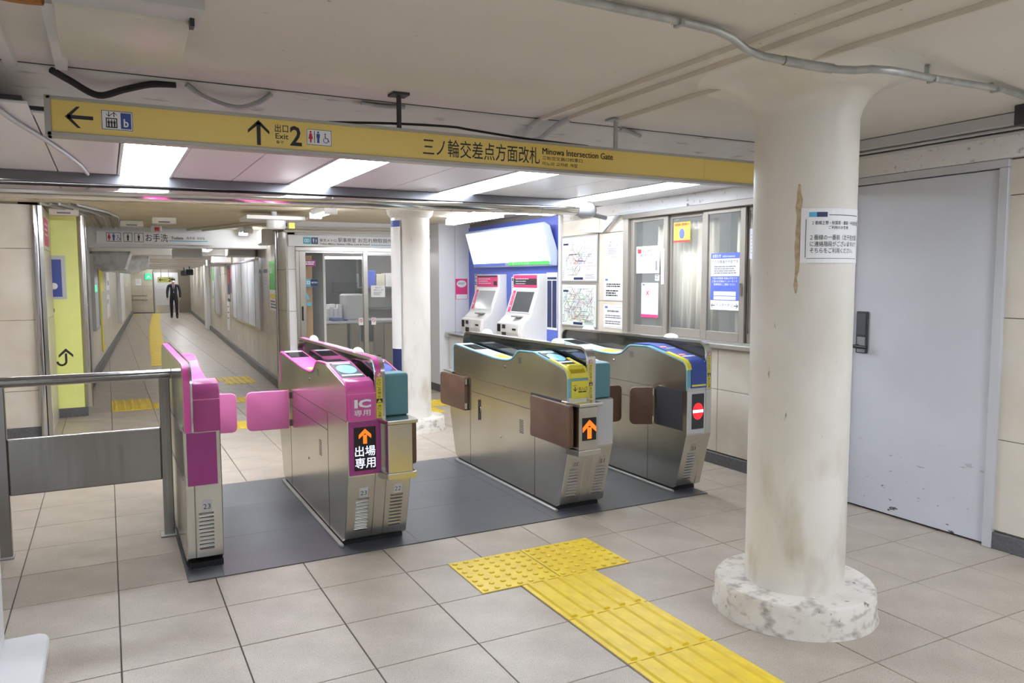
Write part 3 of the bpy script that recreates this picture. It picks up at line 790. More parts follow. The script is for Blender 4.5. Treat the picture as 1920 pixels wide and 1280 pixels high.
B(xn - .01, xb - .001, YF - .004, YF + .004, .44, .73).build('front_panel', M_lgrey, g3, bevel=.002)
# yellow slot cover
sc = MB().prism(band(TOP[1:6], .009, .020), xa - .002, xa + .018).build('slot_cover', M_ycover, g3, smooth=True)
MB().prism(band(TOP[1:6], .009, .020), xm - .014, xm + .006).build('slot_cheek', M_ycover, sc, smooth=True)
MB().prism(band(TOP[1:3], .009, .022), xa + .016, xm - .012).build('slot_lip', M_ycover, sc, smooth=True)
MB().prism(band(TOP[1:6], .0105, .012), xa + .018, xm - .014).build('slot_mouth', mat('slot_inner', (190, 170, 40), .4), sc)
B(xa + .018, xm - .014, YF + .025, YF + .06, .93, .962).build('ticket_guide', M_ycover, sc, bevel=.006)
ps = B(xa + .02, xm + .004, YF - .004, YF + .006, .752, .862).build('slot_label', M_ycover, g3, bevel=.002)
q = Print(Face.y(YF - .004), .0006); q.text('投入口', xa + .07, .802, xm - .006, .824, .012); q.lines(xa + .07, xm - .01, .797, .787, 1, .8, 0)
q.rect(xa + .03, .833, xa + .058, .836); arrow(q, xa + .046, .812, .03, .006, -PI / 2)
q.build('lettering', M_ink, ps)
h3 = housing(g3, 2.518, 2.655, 3.90)
B(2.540, 2.640, 3.897, 3.901, .508, .648).build('display', M_black, h3)
led_arrow(Face.y(3.897), 2.590, .577, .118, h3, .001)
flap(g3, xa - .014, 4.455, -.02, -1, .515, M_brown, th=.032)
flap(g3, xa - .014, 5.525, -.04, 1, .46, M_brown, th=.032)
B(xa - .003, xa + .002, 4.03, 4.49, .44, .735).build('flap_pocket', M_dark, g3)
MB(Matrix.Translation((xa, 5.31, .49)) @ Matrix.Rotation(PI / 2, 4, 'Y')).lathe([(.028, -.003), (.028, .001), (.02, .001)], (0, 0), 20).build('handle_dish', M_chrome, g3, smooth=True)
B(xa - .012, xa - .002, 5.303, 5.313, .41, .57).build('pull_handle', M_dark, g3, bevel=.003)
B(xa - .02, xb, 5.80, 5.98, .728, .738).build('rear_ledge', M_steel, g3, bevel=.003)
flap(g3, xb + .014, 4.60, 1, -.05, .455, M_brown, th=.03)

g4 = thing('ticket_gate', 'ticket gate showing a red no entry mark, numbered 21, beside the tiled wall', 'ticket gate', (3.57, 4.95, 0), 'ticket gates')
xa, xm = 3.462, 3.625
teal_half(g4, xa, xm, '21', False); spine(g4, xm, 3.678)
foot(g4, xa, 3.678)
rail(g4, xm + .004, 3.676, M_steel)
side_details(g4, xa)
cv = MB().prism(band(TOP[1:9], .012, .018), xa + .03, xm + .002).build('closed_cover', M_blue, g4, smooth=True)
B(xa + .032, xm + .002, YF - .004, YF + .012, .752, .882).build('closed_flap', M_blue, cv)
F4 = Face.frame((0, 4.14, .945), (1, 0, 0), (0, .28, .0515))
for vc, w_ in ((.03, .026), (.24, .026)):
    Print(F4, .0196).disc(xa + .075, vc, .034, w_, 24).build('no_entry_disc', M_red, cv)
    Print(F4, .0202).rect(xa + .048, vc - .006, xa + .102, vc + .006).build('no_entry_bar', M_paper, cv)
Print(F4, .0196).lines(xa + .045, xm - .01, .0, -.03, 1, .8, 0).lines(xa + .07, xm - .01, .205, .19, 1, .8, 0).build('lettering', M_paper, cv)
MB().prism(band(TOP[1:6], .010, .021), xa - .003, xa + .03).build('yellow_cheek', M_ycover, g4, smooth=True)
B(xa + .036, xm - .004, YF - .006, YF - .003, .764, .776).build('yellow_strip', M_ycover, g4)
dp = B(xa + .004, xm - .006, YF - .005, YF + .003, .437, .732).build('display_frame', M_lgrey, g4, bevel=.002)
B(xa + .036, xm - .022, YF - .008, YF - .004, .470, .712).build('display', M_dark, dp)
F = Face.y(YF - .008); xc = (xa + .036 + xm - .022) / 2
Print(F, .001).disc(xc, .592, .047, .058, 28).build('led_disc', M_led_r, dp)
Print(F, .0016).rect(xc - .046, .582, xc + .046, .602).build('led_bar', M_led_w, dp)
B(xa - .002, xa + .002, 4.06, 4.345, .455, .735).build('flap_pocket', M_dark, g4)
flap(g4, xa - .016, 4.37, -.80, .42, .165, M_brown, th=.032)
flap(g4, xa - .014, 5.525, -.03, 1, .40, M_brown, th=.032)

# ================================================================== LIGHTS (visible fixtures and added unseen ones)
for k, x in enumerate(LX):
    t = thing('ceiling_light', ['leftmost', 'second from left', 'third from left', 'rightmost'][k] + ' of four recessed fluorescent lights above the gates', 'ceiling light', (x, 5.17, ZP), 'gate ceiling lights')
    B(x - .165, x + .165, 4.43, 5.92, ZP + .013, ZP + .045).build('tray', M_white, t)
    fr = MB()
    B(x - .15, x + .15, 4.45, 5.90, ZP - .002, ZP + .012).build('diffuser', M_lamp, t, bevel=.003)
    for (a, b, c, d) in [(x - .167, x - .15, 4.432, 5.918), (x + .15, x + .167, 4.432, 5.918), (x - .15, x + .15, 4.432, 4.45), (x - .15, x + .15, 5.90, 5.918)]:
        B(a, b, c, d, ZP - .004, ZP + .012).build('frame_bar', M_white, t)
def batten(name, label, cx, cy, z, L, ang, m, wdt=.11, group=None, cat='ceiling light', tubes=2):
    Mx = Matrix.Translation((cx, cy, z)) @ Matrix.Rotation(ang, 4, 'Z')
    t = thing(name, label, cat, (cx, cy, z), group)
    MB(Mx).prism([(-wdt / 2, 0), (-wdt * .32, -.05), (wdt * .32, -.05), (wdt / 2, 0)], -L / 2, L / 2, 'x').build('housing', M_white, t)
    off = [0] if tubes == 1 else [-.045, .045]
    for o in off:
        MB(Mx).tube([(-L / 2 + .02, o, -.068), (L / 2 - .02, o, -.068)], .016, 10).build('tube', m, t, smooth=True)
    for e in (-1, 1): MB(Mx).box(e * (L / 2) - .012, e * (L / 2) + .012, -.065, .065, -.088, -.02).build('lamp_holder', M_white, t, bevel=.003)
    return t
# unseen hall lights, added out of view to brighten the foreground
near = [(.55, -.45, 'over the hall just behind the camera, left of centre'), (2.35, -.45, 'over the hall just behind the camera, right of centre'), (3.55, .75, 'beside the right wall behind the camera'), (-1.6, 1.2, 'left of the camera'), (.55, -3.0, 'at the back of the hall, left'), (2.35, -3.0, 'at the back of the hall, right')]
for x, y, s_ in near:
    t = thing('ceiling_light', 'added unseen fluorescent light ' + s_, 'ceiling light', (x, y, ZC), 'added hall lights')
    B(x - .17, x + .17, y - .63, y + .63, ZC - .045, ZC - .001).build('tray', M_white, t, bevel=.004)
    B(x - .15, x + .15, y - .61, y + .61, ZC - .06, ZC - .045).build('diffuser', M_filln, t, bevel=.004)
# lobby beyond the pipe
batten('ceiling_light', 'fluorescent batten in front of the fare board over the ticket machines', 3.62, 7.8, ZP + .018, 1.25, PI / 2, M_lamp)
batten('ceiling_light', 'fluorescent batten in the lobby between the pipe and the office sign', 1.97, 7.85, ZP + .018, .62, PI / 2, M_lampl, tubes=1)
for k, x in enumerate((-.1, 1.2, 3.55)):  # added battens, kept out of sight behind the pipe, that light the lobby
    batten('ceiling_light', ['left', 'middle', 'right'][k] + ' added fluorescent batten hidden on the lobby ceiling behind the large pipe', x, 6.72, ZP + .018, 1.2 if k < 2 else .9, 0, M_lampl, group='added battens behind the pipe')
# corridor lights along the right; the last is added to brighten the end wall
for k, (u, v) in enumerate([(2.06, 1.55), (1.72, 4.3), (1.70, 6.9), (1.70, 9.8), (1.70, 12.8), (1.70, 15.8), (1.70, 18.8), (1.70, 21.8), (1.70, 24.6), (1.30, 26.9)]):
    p_ = C3(u, v, ZP + .018 if k == 0 else 2.078)
    batten('corridor_light', ['first', 'second', 'third', 'fourth', 'fifth', 'sixth', 'seventh', 'eighth', 'ninth', 'added tenth'][k] + ' fluorescent tube light along the corridor from the near end', p_[0], p_[1], p_[2], .62 if k == 0 else 1.2, PI / 2 - CA, M_lampc if k else M_lampl, wdt=.12, group='corridor tube lights', tubes=2 if k else 1)
# unlit acrylic emergency light on the near ceiling
t = thing('emergency_light', 'unlit box light with aged acrylic cover on the near ceiling', 'ceiling light', (.09, 2.93, ZC))
MB().box(-.11, .30, 2.56, 2.74, ZC - .05, ZC - .0005).build('backplate', M_lgrey, t, bevel=.004)
MB().prism([(2.66, ZC - .005), (2.68, ZC - .06), (2.80, ZC - .085), (3.10, ZC - .10), (3.17, ZC - .085), (3.19, ZC - .005)], -.105, .265).build('cover', M_plas, t, bevel=.006, seg=2, smooth=True)
B(.262, .275, 2.64, 2.68, ZC - .075, ZC - .01).build('latch', M_dark, t)

# ================================================================== OVERHEAD SIGN
YS = 3.45; SX0, SX1 = -.177, 4.27; SZ0, SZ1 = 2.05, 2.196
sg = thing('hanging_sign', 'long yellow hanging direction sign reading Minowa Intersection Gate over the ticket gates', 'sign', (2.0, YS, SZ0))
B(SX0, SX1, YS + .004, YS + .06, SZ0 + .004, SZ1 - .004).build('box', M_lgrey, sg)
for a in [(SX0 - .006, SX0 + .016, SZ0 - .004, SZ1 + .002), (SX1 - .016, SX1, SZ0, SZ1), (SX0, SX1, SZ1 - .013, SZ1), (SX0, SX1, SZ0 - .004, SZ0 + .012)]:
    B(a[0], a[1], YS - .008, YS + .064, a[2], a[3]).build('frame_bar', M_alu, sg, bevel=.002)
pn = [SX0 + .016, 3.07, SX1 - .016]
for a, b in zip(pn, pn[1:]): B(a + .0006, b - .0006, YS, YS + .004, SZ0 + .012, SZ1 - .013).build('face_panel', M_sign_y, sg)
def spx(x):                                 # horizontal pixel on the sign face -> X
    d = cam.matrix_world.to_3x3() @ Vector(((x - 960) / FPX, (640 - 270) / FPX, -1)); return d.x / d.y * YS
FS = Face.y(YS)
zm = (SZ0 + SZ1) / 2
q = Print(FS, .001)
arrow(q, (spx(124) + spx(177)) / 2, zm, spx(177) - spx(124), .014, PI, .42)
arrow(q, (spx(466) + spx(505)) / 2, zm, .105, .016, PI / 2, .42)
q.text('出口', spx(516), zm + .008, spx(541), zm + .042, .008); q.text('Exit', spx(517), zm - .020, spx(541), zm + .003, .008); q.text('출구', spx(518), zm - .040, spx(532), zm - .027, .01)
q.text('2', spx(544), zm - .045, spx(566), zm + .040, .03)
q.text('三ノ輪交差点方面改札', spx(793), zm - .042, spx(1012), zm + .042, .003)
q.text('Minowa Intersection Gate', spx(1017), zm + .010, spx(1149), zm + .042, .0)
q.text('Minowa Intersection Gate', spx(1017) + .0012, zm + .010, spx(1149) + .0012, zm + .042, .0)
q.text('三轮交叉路口检票口', spx(1017), zm - .018, spx(1092), zm + .001, .008)
q.text('미노와 교차로 개찰', spx(1017), zm - .046, spx(1083), zm - .027, .008)
q.build('lettering', M_ink, sg)
def pict_board(F, u0, v0, u1, v1, parent, d=.001):
    b = sheet('pictogram_board', F, u0, v0, u1, v1, M_paper, parent=parent, d=d - .0008, th=.001)
    Print(F, d + .0004).outline(u0 + .001, v0 + .001, u1 - .001, v1 - .001, .002).build('border', M_ink, b)
    return b
def man_icon(q, u, v, h):
    q.disc(u, v + h * .42, h * .09); q.poly([(u - h * .15, v + h * .30), (u + h * .15, v + h * .30), (u + h * .15, v - h * .05), (u + h * .1, v - h * .05), (u + h * .1, v - h * .5), (u - h * .1, v - h * .5), (u - h * .1, v - h * .05), (u - h * .15, v - h * .05)])
def woman_icon(q, u, v, h):
    q.disc(u, v + h * .42, h * .09); q.poly([(u - h * .09, v + h * .30), (u + h * .09, v + h * .30), (u + h * .2, v - h * .18), (u + h * .08, v - h * .18), (u + h * .06, v - h * .5), (u - h * .06, v - h * .5), (u - h * .08, v - h * .18), (u - h * .2, v - h * .18)])
def chair_icon(q, u, v, h):
    q.disc(u - h * .05, v + h * .42, h * .08); q.ring(u, v - h * .2, h * .20, h * .27, 14, PI * .75, PI * 2.1)
    q.line((u - h * .05, v + h * .3), (u - h * .05, v), h * .1); q.line((u - h * .05, v), (u + h * .2, v), h * .08); q.line((u + h * .2, v), (u + h * .34, v - h * .35), h * .08)
b1 = pict_board(FS, spx(192), zm - .038, spx(251), zm + .037, sg)
q = Print(FS, .0016); ua, ub = spx(192), spx(251); W_ = ub - ua
q.outline(ua + W_ * .14, zm - .030, ua + W_ * .50, zm + .008, .004)
for k in range(3): man_icon(q, ua + W_ * (.23 + .09 * k), zm - .012, .028)
arrow(q, ua + W_ * .24, zm + .022, .02, .003, -PI / 2); arrow(q, ua + W_ * .40, zm + .022, .02, .003, PI / 2)
q.build('lift_pictogram', M_ink, b1)
bb_ = sheet('line_tile', FS, ua + W_ * .61, zm - .031, ua + W_ * .94, zm + .030, M_blue, parent=b1, d=.0014, th=.0006)
Print(FS, .0024).text('b', ua + W_ * .70, zm - .024, ua + W_ * .86, zm + .008, .03).build('letter', M_paper, bb_)
b2 = pict_board(FS, spx(575), zm - .036, spx(622), zm + .034, sg); ua, ub = spx(575), spx(622); W_ = ub - ua
q = Print(FS, .0016); woman_icon(q, ua + W_ * .16, zm, .050); q.build('woman_pictogram', M_red, b2)
q = Print(FS, .0016); man_icon(q, ua + W_ * .46, zm, .050); chair_icon(q, ua + W_ * .76, zm - .003, .044); q.build('man_pictogram', M_blue, b2)
Print(FS, .0016).rect(ua + W_ * .30, zm - .026, ua + W_ * .325, zm + .026).build('divider', M_ink, b2)
for x in (spx(753), spx(1160)):
    MB().tube([(x, YS + .03, SZ1 - .002), (x, YS + .03, ZC)], .012, 8).box(x - .04, x + .04, YS - .01, YS + .07, ZC - .012, ZC - .0005).build('hanger', M_galv if x > 2 else M_dark, sg)

# ================================================================== PIPES, CONDUITS, CABLES OVERHEAD
YPp = 5.93
lp_ = t = thing('lagged_pipe', 'large shiny metal-jacketed pipe crossing under the white panel ceiling', 'pipe', (1, YPp, 2.08))
MB().tube([(-3.0 + .35 * k, YPp, 2.052 + .0042 * k) for k in range(20)] + [(3.78, YPp, 2.132)], .062, 20).build('jacket', M_pipe, t, smooth=True)
MB().tube([(3.78, YPp, 2.132), (3.86, YPp, 2.131), (3.92, YPp + .01, 2.128), (3.96, YPp + .05, 2.125), (3.98, YPp + .12, 2.125), (3.98, YPp + .2, 2.125)], .066, 20).build('elbow', M_grey, t, smooth=True)
for x in (-.35, .55, 1.55, 2.55, 3.4):
    MB().tube([(x, YPp, 2.084 + .0119 * (x + .35)), (x + .006, YPp, 2.084 + .0119 * (x + .35))], .0645, 20).build('joint_band', M_chrome, t, smooth=True)
MB().prism([(5.85, 2.135), (5.85, ZP - .002), (6.0, ZP - .002), (6.0, 2.18), (5.90, 2.175)], -2.9, 3.75).build('shadow_trim', mat('gunmetal', (120, 120, 124), .3, .8), t)
t = thing('cable_tray_bracket', 'white angled bracket on the right wall under the pipe elbow', 'bracket', (4.25, 6.1, 2.0))
MB().tube([(4.28, 6.62, 1.99), (4.28, 6.5, 1.97), (4.28, 6.22, 1.955), (4.28, 6.08, 2.04), (4.28, 5.95, 2.10), (4.28, 5.0, 2.105)], .016, 4).build('channel', M_lgrey, t)
MB().tube([(3.98, YPp + .2, 2.125), (4.1, YPp + .2, 2.10), (4.25, YPp + .2, 2.075)], .02).build('pipe_tail', M_grey, lp_, smooth=True)
zc = ZC - .022
cp = [(-2.9, 1.98, zc), (.6, 2.005, zc), (1.27, 2.02, zc), (1.69, 2.03, zc), (1.86, 2.045, zc), (1.95, 2.06, zc - .01), (2.05, 2.09, zc - .03), (2.12, 2.08, zc - .045), (2.30, 2.04, zc - .062), (2.42, 2.01, zc - .070), (2.48, 1.985, zc - .072), (2.53, 1.95, zc - .070), (2.62, 1.94, zc - .066), (2.74, 1.96, zc - .056), (2.9, 2.0, zc - .042), (3.55, 2.07, zc - .004), (3.95, 2.14, zc)]
t = thing('conduit', 'galvanised conduit bending across the ceiling past the near column head', 'conduit', (2, 2.05, ZC))
MB().tube(cp, .0145, 10).build('tube', M_galv, t, smooth=True)
MB().tube([(2.20, 2.06, zc - .054), (2.30, 2.04, zc - .062), (2.40, 2.015, zc - .069)], .0175, 10).build('coupling', M_galv, t, smooth=True)
for x, y, z in [(1.69, 2.03, zc), (2.98, 2.012, zc - .036), (3.50, 2.065, zc - .007)]:
    MB().box(x - .008, x + .008, y - .022, y + .022, z - .019, z + .004).box(x - .006, x + .006, y + .012, y + .036, z - .004, ZC - .0005).build('saddle_clip', M_galv, t, bevel=.002)
for k, (x, w_, y1) in enumerate([(2.095, .034, 3.62), (2.215, .030, 3.55), (2.47, .022, 3.50)]):
    nm = ['first and widest', 'second', 'third and thinnest'][k]
    t = thing('ceiling_moulding', nm + ' cream cable moulding running along the near ceiling towards the sign', 'moulding', (x, 1, ZC), 'cream ceiling mouldings')
    MB().prism([(x - w_ / 2, ZC - .0005), (x - w_ / 2 + .004, ZC - .02), (x + w_ / 2 - .004, ZC - .02), (x + w_ / 2, ZC - .0005)], -4, y1, 'y').build('cover', mat('moulding_cream_%d' % k, (214, 208, 196), .5), t)
    if k < 2: MB().tube([(x, y1 - .01, ZC - .014), (x - .02, y1 + .08, ZC - .03), (x - .06, YE + .04, ZC - .09), (x - .10, YE + .07, ZP + .06)], .016, 8).build('flexible_end', M_lgrey, t, smooth=True)
# white mouldings on the left of the near ceiling
for k, (xa_, xb_, y0, y1) in enumerate([(-.30, -.36, 1.6, 3.66), (-.125, -.15, 1.6, 3.62)]):
    t = thing('ceiling_moulding', ('left' if k == 0 else 'right') + ' of the two white cable mouldings at the left of the near ceiling', 'moulding', (xa_, 2.6, ZC), 'white ceiling mouldings')
    MB().prism([(-.024, ZC - .0005), (-.02, ZC - .026), (.02, ZC - .026), (.024, ZC - .0005)], 2.78, y1, 'y').build('cover', M_white, t).location.x = xa_
    MB().prism([(-.024, ZC - .0005), (-.02, ZC - .026), (.02, ZC - .026), (.024, ZC - .0005)], y0, 2.66, 'y').build('cover', M_white, t).location.x = xa_ + .012
def cable(name, pts, r, m, label, cat='cable', group=None):
    P = [Vector(p) for p in pts]; out = []
    for i in range(len(P) - 1):
        a, b, c, d = P[max(i - 1, 0)], P[i], P[i + 1], P[min(i + 2, len(P) - 1)]
        for k in range(6):
            s_ = k / 6
            out.append(.5 * ((2 * b) + (c - a) * s_ + (2 * a - 5 * b + 4 * c - d) * s_ ** 2 + (3 * b - a - 3 * c + d) * s_ ** 3))
    out.append(P[-1])
    return MB().tube(out, r, 7).build(name, m, smooth=True, label=label, cat=cat, group=group)
cable('orange_hose', [(-.95, 2.55, ZC - .03), (-.45, 2.62, ZC - .03), (-.28, 2.70, ZC - .035), (-.2, 2.74, ZC - .03), (-.135, 2.73, ZC - .03)], .019, M_orange, 'short orange corrugated hose above the left ceiling mouldings')
hz = ZC - .07
cable('power_cable', [(-.16, 3.62, ZC - .03), (-.10, 3.68, ZC - .05), (.0, 3.72, ZC - .09), (.10, 3.70, ZC - .06), (.20, 3.69, ZC - .03), (.30, 3.69, ZC - .02)], .014, M_cable, 'thick black cable bundle behind the left end of the yellow sign')
cable('power_cable', [(.34, 3.66, ZC - .02), (.42, 3.70, ZC - .06), (.55, 3.72, ZC - .085), (.64, 3.70, ZC - .06), (.70, 3.67, ZC - .02)], .012, M_galv, 'grey cable looping over the left end of the yellow sign')
cable('power_cable', [(.9, 3.50, SZ1 + .006), (1.2, 3.50, SZ1 + .028), (1.5, 3.50, SZ1 + .04), (1.62, 3.50, SZ1 + .034), (1.9, 3.49, SZ1 + .016), (2.3, 3.49, SZ1 + .006)], .006, M_cable, 'black cable drooping along the top of the yellow sign')
cable('flexible_conduit', [(1.12, YE - .02, ZC - .014), (1.22, YE - .022, ZC - .018), (1.34, YE - .02, ZC - .012)], .012, M_galv, 'short ribbed flexible conduit at the ceiling edge', 'conduit')
cable('flexible_conduit', [(2.62, YE - .06, ZC - .012), (2.72, YE - .03, ZC - .02), (2.80, YE + .0, ZC - .03)], .012, M_galv, 'short ribbed conduit stub near the third moulding end', 'conduit')
MB().tube([(-.5, YE - .012, ZC - .006), (4.2, YE - .012, ZC - .006)], .006, 6).build('edge_conduit', M_lgrey, label='thin white conduit following the edge of the near ceiling', cat='conduit', smooth=True)
cable('drain_tube', [(-.40, 3.70, ZP - .013), (-.36, 3.78, ZP - .013), (-.33, 4.0, ZP - .013), (-.22, 4.6, ZP - .013), (-.12, 5.3, ZP - .013), (-.08, 5.8, ZP - .013)], .011, M_lgrey, 'thin grey tube curving along the panel ceiling at far left', 'tube')
B(4.06, 4.205, 2.20, 2.30, ZC - .10, ZC - .001).build('junction_box', M_dark, bevel=.004, label='dark grey junction box at the top right ceiling corner', cat='junction box')

# ================================================================== TACTILE PAVING
dot_bm = MB()
def tact_dots(x, y, label):
    t = B(x + .0035, x + G - .0035, y + .0035, y + G - .0035, .0005, .004).build('tactile_tile', M_yellow, label=label, cat='tactile tile', group='yellow tactile tiles')
    return t
def add_dots(t, x, y, n=7):
    for i in range(n):
        for j in range(n):
            o = bpy.data.objects.new('dot', DOT); COL.objects.link(o); o.parent = t; o.location = (x + G * (i + .5) / n, y + G * (j + .5) / n, .004)
def add_bars(t, x, y, n=5, mesh=None, along='y'):
    for i in range(n):
        o = bpy.data.objects.new('bar', BAR); COL.objects.link(o); o.parent = t
        o.location = (x + G * (i + .5) / n, y + G / 2, .004) if along == 'y' else (x + G / 2, y + G * (i + .5) / n, .004)
        if along == 'x': o.rotation_euler = (0, 0, PI / 2)
def raw(mb, name, m, smooth=True):
    o = mb.build(name, m, smooth=smooth); me = o.data; bpy.data.objects.remove(o); return me
DOT = raw(MB().lathe([(.0145, 0), (.013, .005), (.008, .0072), (.0, .0075)], (0, 0), 10, caps=False), 'dot', M_yellow)
BAR = raw(MB().prism([(-.018, 0), (-.011, .0085), (.011, .0085), (.018, 0)], -G / 2 + .02, G / 2 - .012, 'y'), 'bar', M_yellow, False)
for k, x in enumerate((1.528, 1.964)):
    t = tact_dots(x, 3.204, ('left' if k == 0 else 'right') + ' yellow dotted tactile tile in front of the gates'); add_dots(t, x, 3.204)
for k in range(5):
    y = 3.204 - G * (k + 1)
    t = tact_dots(1.736, y, ['first', 'second', 'third', 'fourth', 'fifth'][k] + ' yellow ribbed tactile tile below the dotted pair'); add_bars(t, 1.736, y)
for k in range(3):
    x = [.428, .864, 1.3][k]
    t = tact_dots(x, 8.0, ['leftmost', 'middle', 'rightmost'][k] + ' yellow dotted tile of the row just beyond the gates'); add_dots(t, x, 8.0, 6)
for k, (x, y) in enumerate([(2.9, 8.35), (3.336, 8.35), (2.9, 7.92)]):
    t = tact_dots(x, y, ['left', 'right', 'nearest'][k] + ' yellow dotted tile behind the white column'); add_dots(t, x, y, 6)
for k, (x, y) in enumerate([(-.008, 9.75), (-.008, 10.18), (.428, 9.75), (.864, 9.75), (1.3, 9.75)]):
    t = tact_dots(x, y, ['nearest ribbed', 'second ribbed', 'first dotted', 'second dotted', 'third dotted'][k] + ' tactile tile of the cross strip before the corridor')
    add_bars(t, x, y) if k < 2 else add_dots(t, x, y, 6)
for k, (x, y) in enumerate([(1.45, 11.5), (1.45, 11.94), (1.01, 11.9)]):
    t = tact_dots(x, y, ['near ribbed', 'far ribbed', 'single dotted'][k] + ' tactile tile on the right of the corridor mouth')
    add_bars(t, x, y) if k < 2 else add_dots(t, x, y, 6)
# long strip down the corridor: one thing with each block a part
ts = thing('tactile_strip', 'yellow tactile strip running down the middle of the corridor', 'tactile strip', C3(.95, 6, 0))
for k in range(52):
    v = 4.6 + k * .436
    u = .93 if v < 6 else .93 - .06 * math.sin(min(1, (v - 6) / 8) * PI / 2) + (.0 if v < 16 else .09 * min(1, (v - 16) / 10)) - .0
    CBk = MB(CM).box(u - .16, u + .16, v + .002, v + .434, .0005, .004)
    o = CBk.build('block', M_yellow, ts)
    if k < 14:
        for i in range(5): MB(CM).box(u - .14 + i * .06, u - .105 + i * .06, v + .02, v + .42, .004, .008).build('bar', M_yellow, o)
t = CB(.05, .40, 26.5, 26.95, .0005, .005).build('tactile_tile', M_yellow, label='yellow tactile tile at the far end of the corridor on the left', cat='tactile tile', group='yellow tactile tiles')

# ================================================================== RAILING
t = thing('railing', 'stainless steel barrier railing with solid panel left of the pink gate', 'railing', (-.1, 4.86, 0))
for x in (-.535, .272):
    B(x - .028, x + .028, 4.835, 4.885, .003, .935).build('post', M_railing, t, bevel=.004)
    B(x - .05, x + .036, 4.81, 4.91, .001, .008).build('base_plate', M_alu, t, bevel=.002)
MB().tube([(-1.6, 4.86, .952), (.308, 4.86, .952)], .029, 16).build('top_rail', M_railing, t, smooth=True)
B(-.507, .244, 4.845, 4.875, .335, .645).build('panel', M_railing, t, bevel=.008, seg=2)
B(-1.5, -.563, 4.845, 4.875, .335, .645).build('panel', M_railing, t, bevel=.008, seg=2)
B(-1.56, -1.5, 4.835, 4.885, .003, .935).build('post', M_railing, t, bevel=.004)

# ================================================================== LEFT OF THE CORRIDOR
t = thing('corner_guard', 'tall polished steel corner guard on the beige wall beyond the railing', 'corner guard', (-.56, 8.49, 0))
MB().tube([(-.575, 8.456, 0), (-.575, 8.456, 2.19)], .032, 20).build('tube', M_chrome, t, smooth=True)
B(-.541, -.508, 8.44, 8.488, 0, 2.19).build('edge_strip', M_steel, t)
FX2 = Face.frame((-.511, 8.62, 0), (0, 1, 0), (0, 0, 1))
pk = sheet('wall_poster', FX2, .05, 1.83, .62, 2.10, M_pinkp, 'pink poster seen edge-on on the wall return by the corner guard', 'poster', d=.001)
Print(FX2, .003).lines(.1, .55, 2.05, 1.9, 3, .4, .2, 4).build('lettering', M_paper, pk)
yp = thing('wayfinding_pillar', 'tall lemon yellow wayfinding pillar with blue lift sign left of the corridor', 'sign pillar', (-.38, 9.62, 0))
B(-.56, -.262, 9.602, 9.66, .1, 2.19).build('face_panel', M_lemon, yp)
B(-.56, -.235, 9.605, 9.75, 0, .1).build('plinth', M_base, yp)
MB().tube([(-.222, 9.64, .1), (-.222, 9.64, 2.19)], .045, 18).build('round_edge', M_steel, yp, smooth=True)
FY9 = Face.y(9.602)
bs = sheet('lift_sign', FY9, -.56, 1.29, -.385, 1.755, M_lgrey, parent=yp, d=.001, th=.008)
q = Print(FY9, .0095); q.rect(-.56, 1.315, -.425, 1.715); q.build('blue_field', M_blue, bs)
q = Print(FY9, .010); q.disc(-.50, 1.43, .035); q.build('emblem_disc', M_paper, bs)
q = Print(FY9, .002); q.ring(-.462, .615, .030, .052, 16, PI, 2 * PI); q.rect(-.432, .615, -.410, .70)
q.poly([(-.421, .755), (-.49, .685), (-.49, .655), (-.421, .72)]); q.poly([(-.421, .755), (-.421, .72), (-.352, .655), (-.352, .685)])
q.rect(-.524, 1.15, -.507, 1.19); q.build('turn_arrow', M_ink, yp)
# steel door pockets and pilasters along the start of the corridor left wall
for k, (v0, v1, m, nm) in enumerate([(-.1, .5, M_alu, 'grey'), (.6, 1.6, M_steel, 'steel'), (1.7, 2.3, M_lgrey, 'pale')]):
    CB(0, .05, v0, v1, .02, 2.15).build('trim_%d' % (14 + k), m, kind='structure', bevel=.005)
def cposter(name, label, cat, side, v0, v1, z0, z1, m, th=.004, marks=(), frame=None):
    if side == 'r': F = Face.frame(C3(CW - .0005, 0, 0), tuple(Vector(C3(0, -1, 0)) - Vector(C3(0, 0, 0))), (0, 0, 1)); a, b = -v1, -v0
    else: F = Face.frame(C3(.0005, 0, 0), tuple(Vector(C3(0, 1, 0)) - Vector(C3(0, 0, 0))), (0, 0, 1)); a, b = v0, v1
    o = sheet(name, F, a, z0, b, z1, m, label, cat, d=.0005, th=th)
    if frame:
        for (u0, w0, u1, w1) in [(a - .03, z0 - .03, b + .03, z0), (a - .03, z1, b + .03, z1 + .03), (a - .03, z0, a, z1), (b, z0, b + .03, z1)]:
            sheet('frame_bar', F, u0, w0, u1, w1, frame, parent=o, d=.0005, th=th + .02)
    for (nm, mm, rects) in marks:
        q = Print(F, th + .0012)
        for r in rects:
            q.rect(a + (b - a) * r[0], z0 + (z1 - z0) * r[1], a + (b - a) * r[2], z0 + (z1 - z0) * r[3])
        q.build(nm, mm, o)
    return o
cposter('wall_poster', 'green and white notice near the corridor corner post', 'poster', 'r', 1.02, 1.76, 1.05, 1.76, M_paper, marks=[('green_band', M_green, [(0, .42, 1, 1)]), ('yellow_band', M_ycover, [(.05, .24, .95, .34)]), ('text_rows', M_print, [(.1, .05, .9, .08), (.1, .11, .9, .14), (.1, .17, .7, .2)]), ('white_rows', M_paper, [(.1, .9, .9, .94), (.1, .75, .45, .87), (.5, .6, .9, .7)])])
cposter('wall_notice', 'pale grey paper notice with dark heading beside the display case', 'notice', 'r', 1.95, 2.4, 1.18, 1.66, M_lgrey, marks=[('heading', M_navy, [(0, .86, 1, .98)]), ('text_rows', M_pprint, [(.1, .7, .9, .74), (.1, .6, .9, .64), (.1, .5, .8, .54)])])
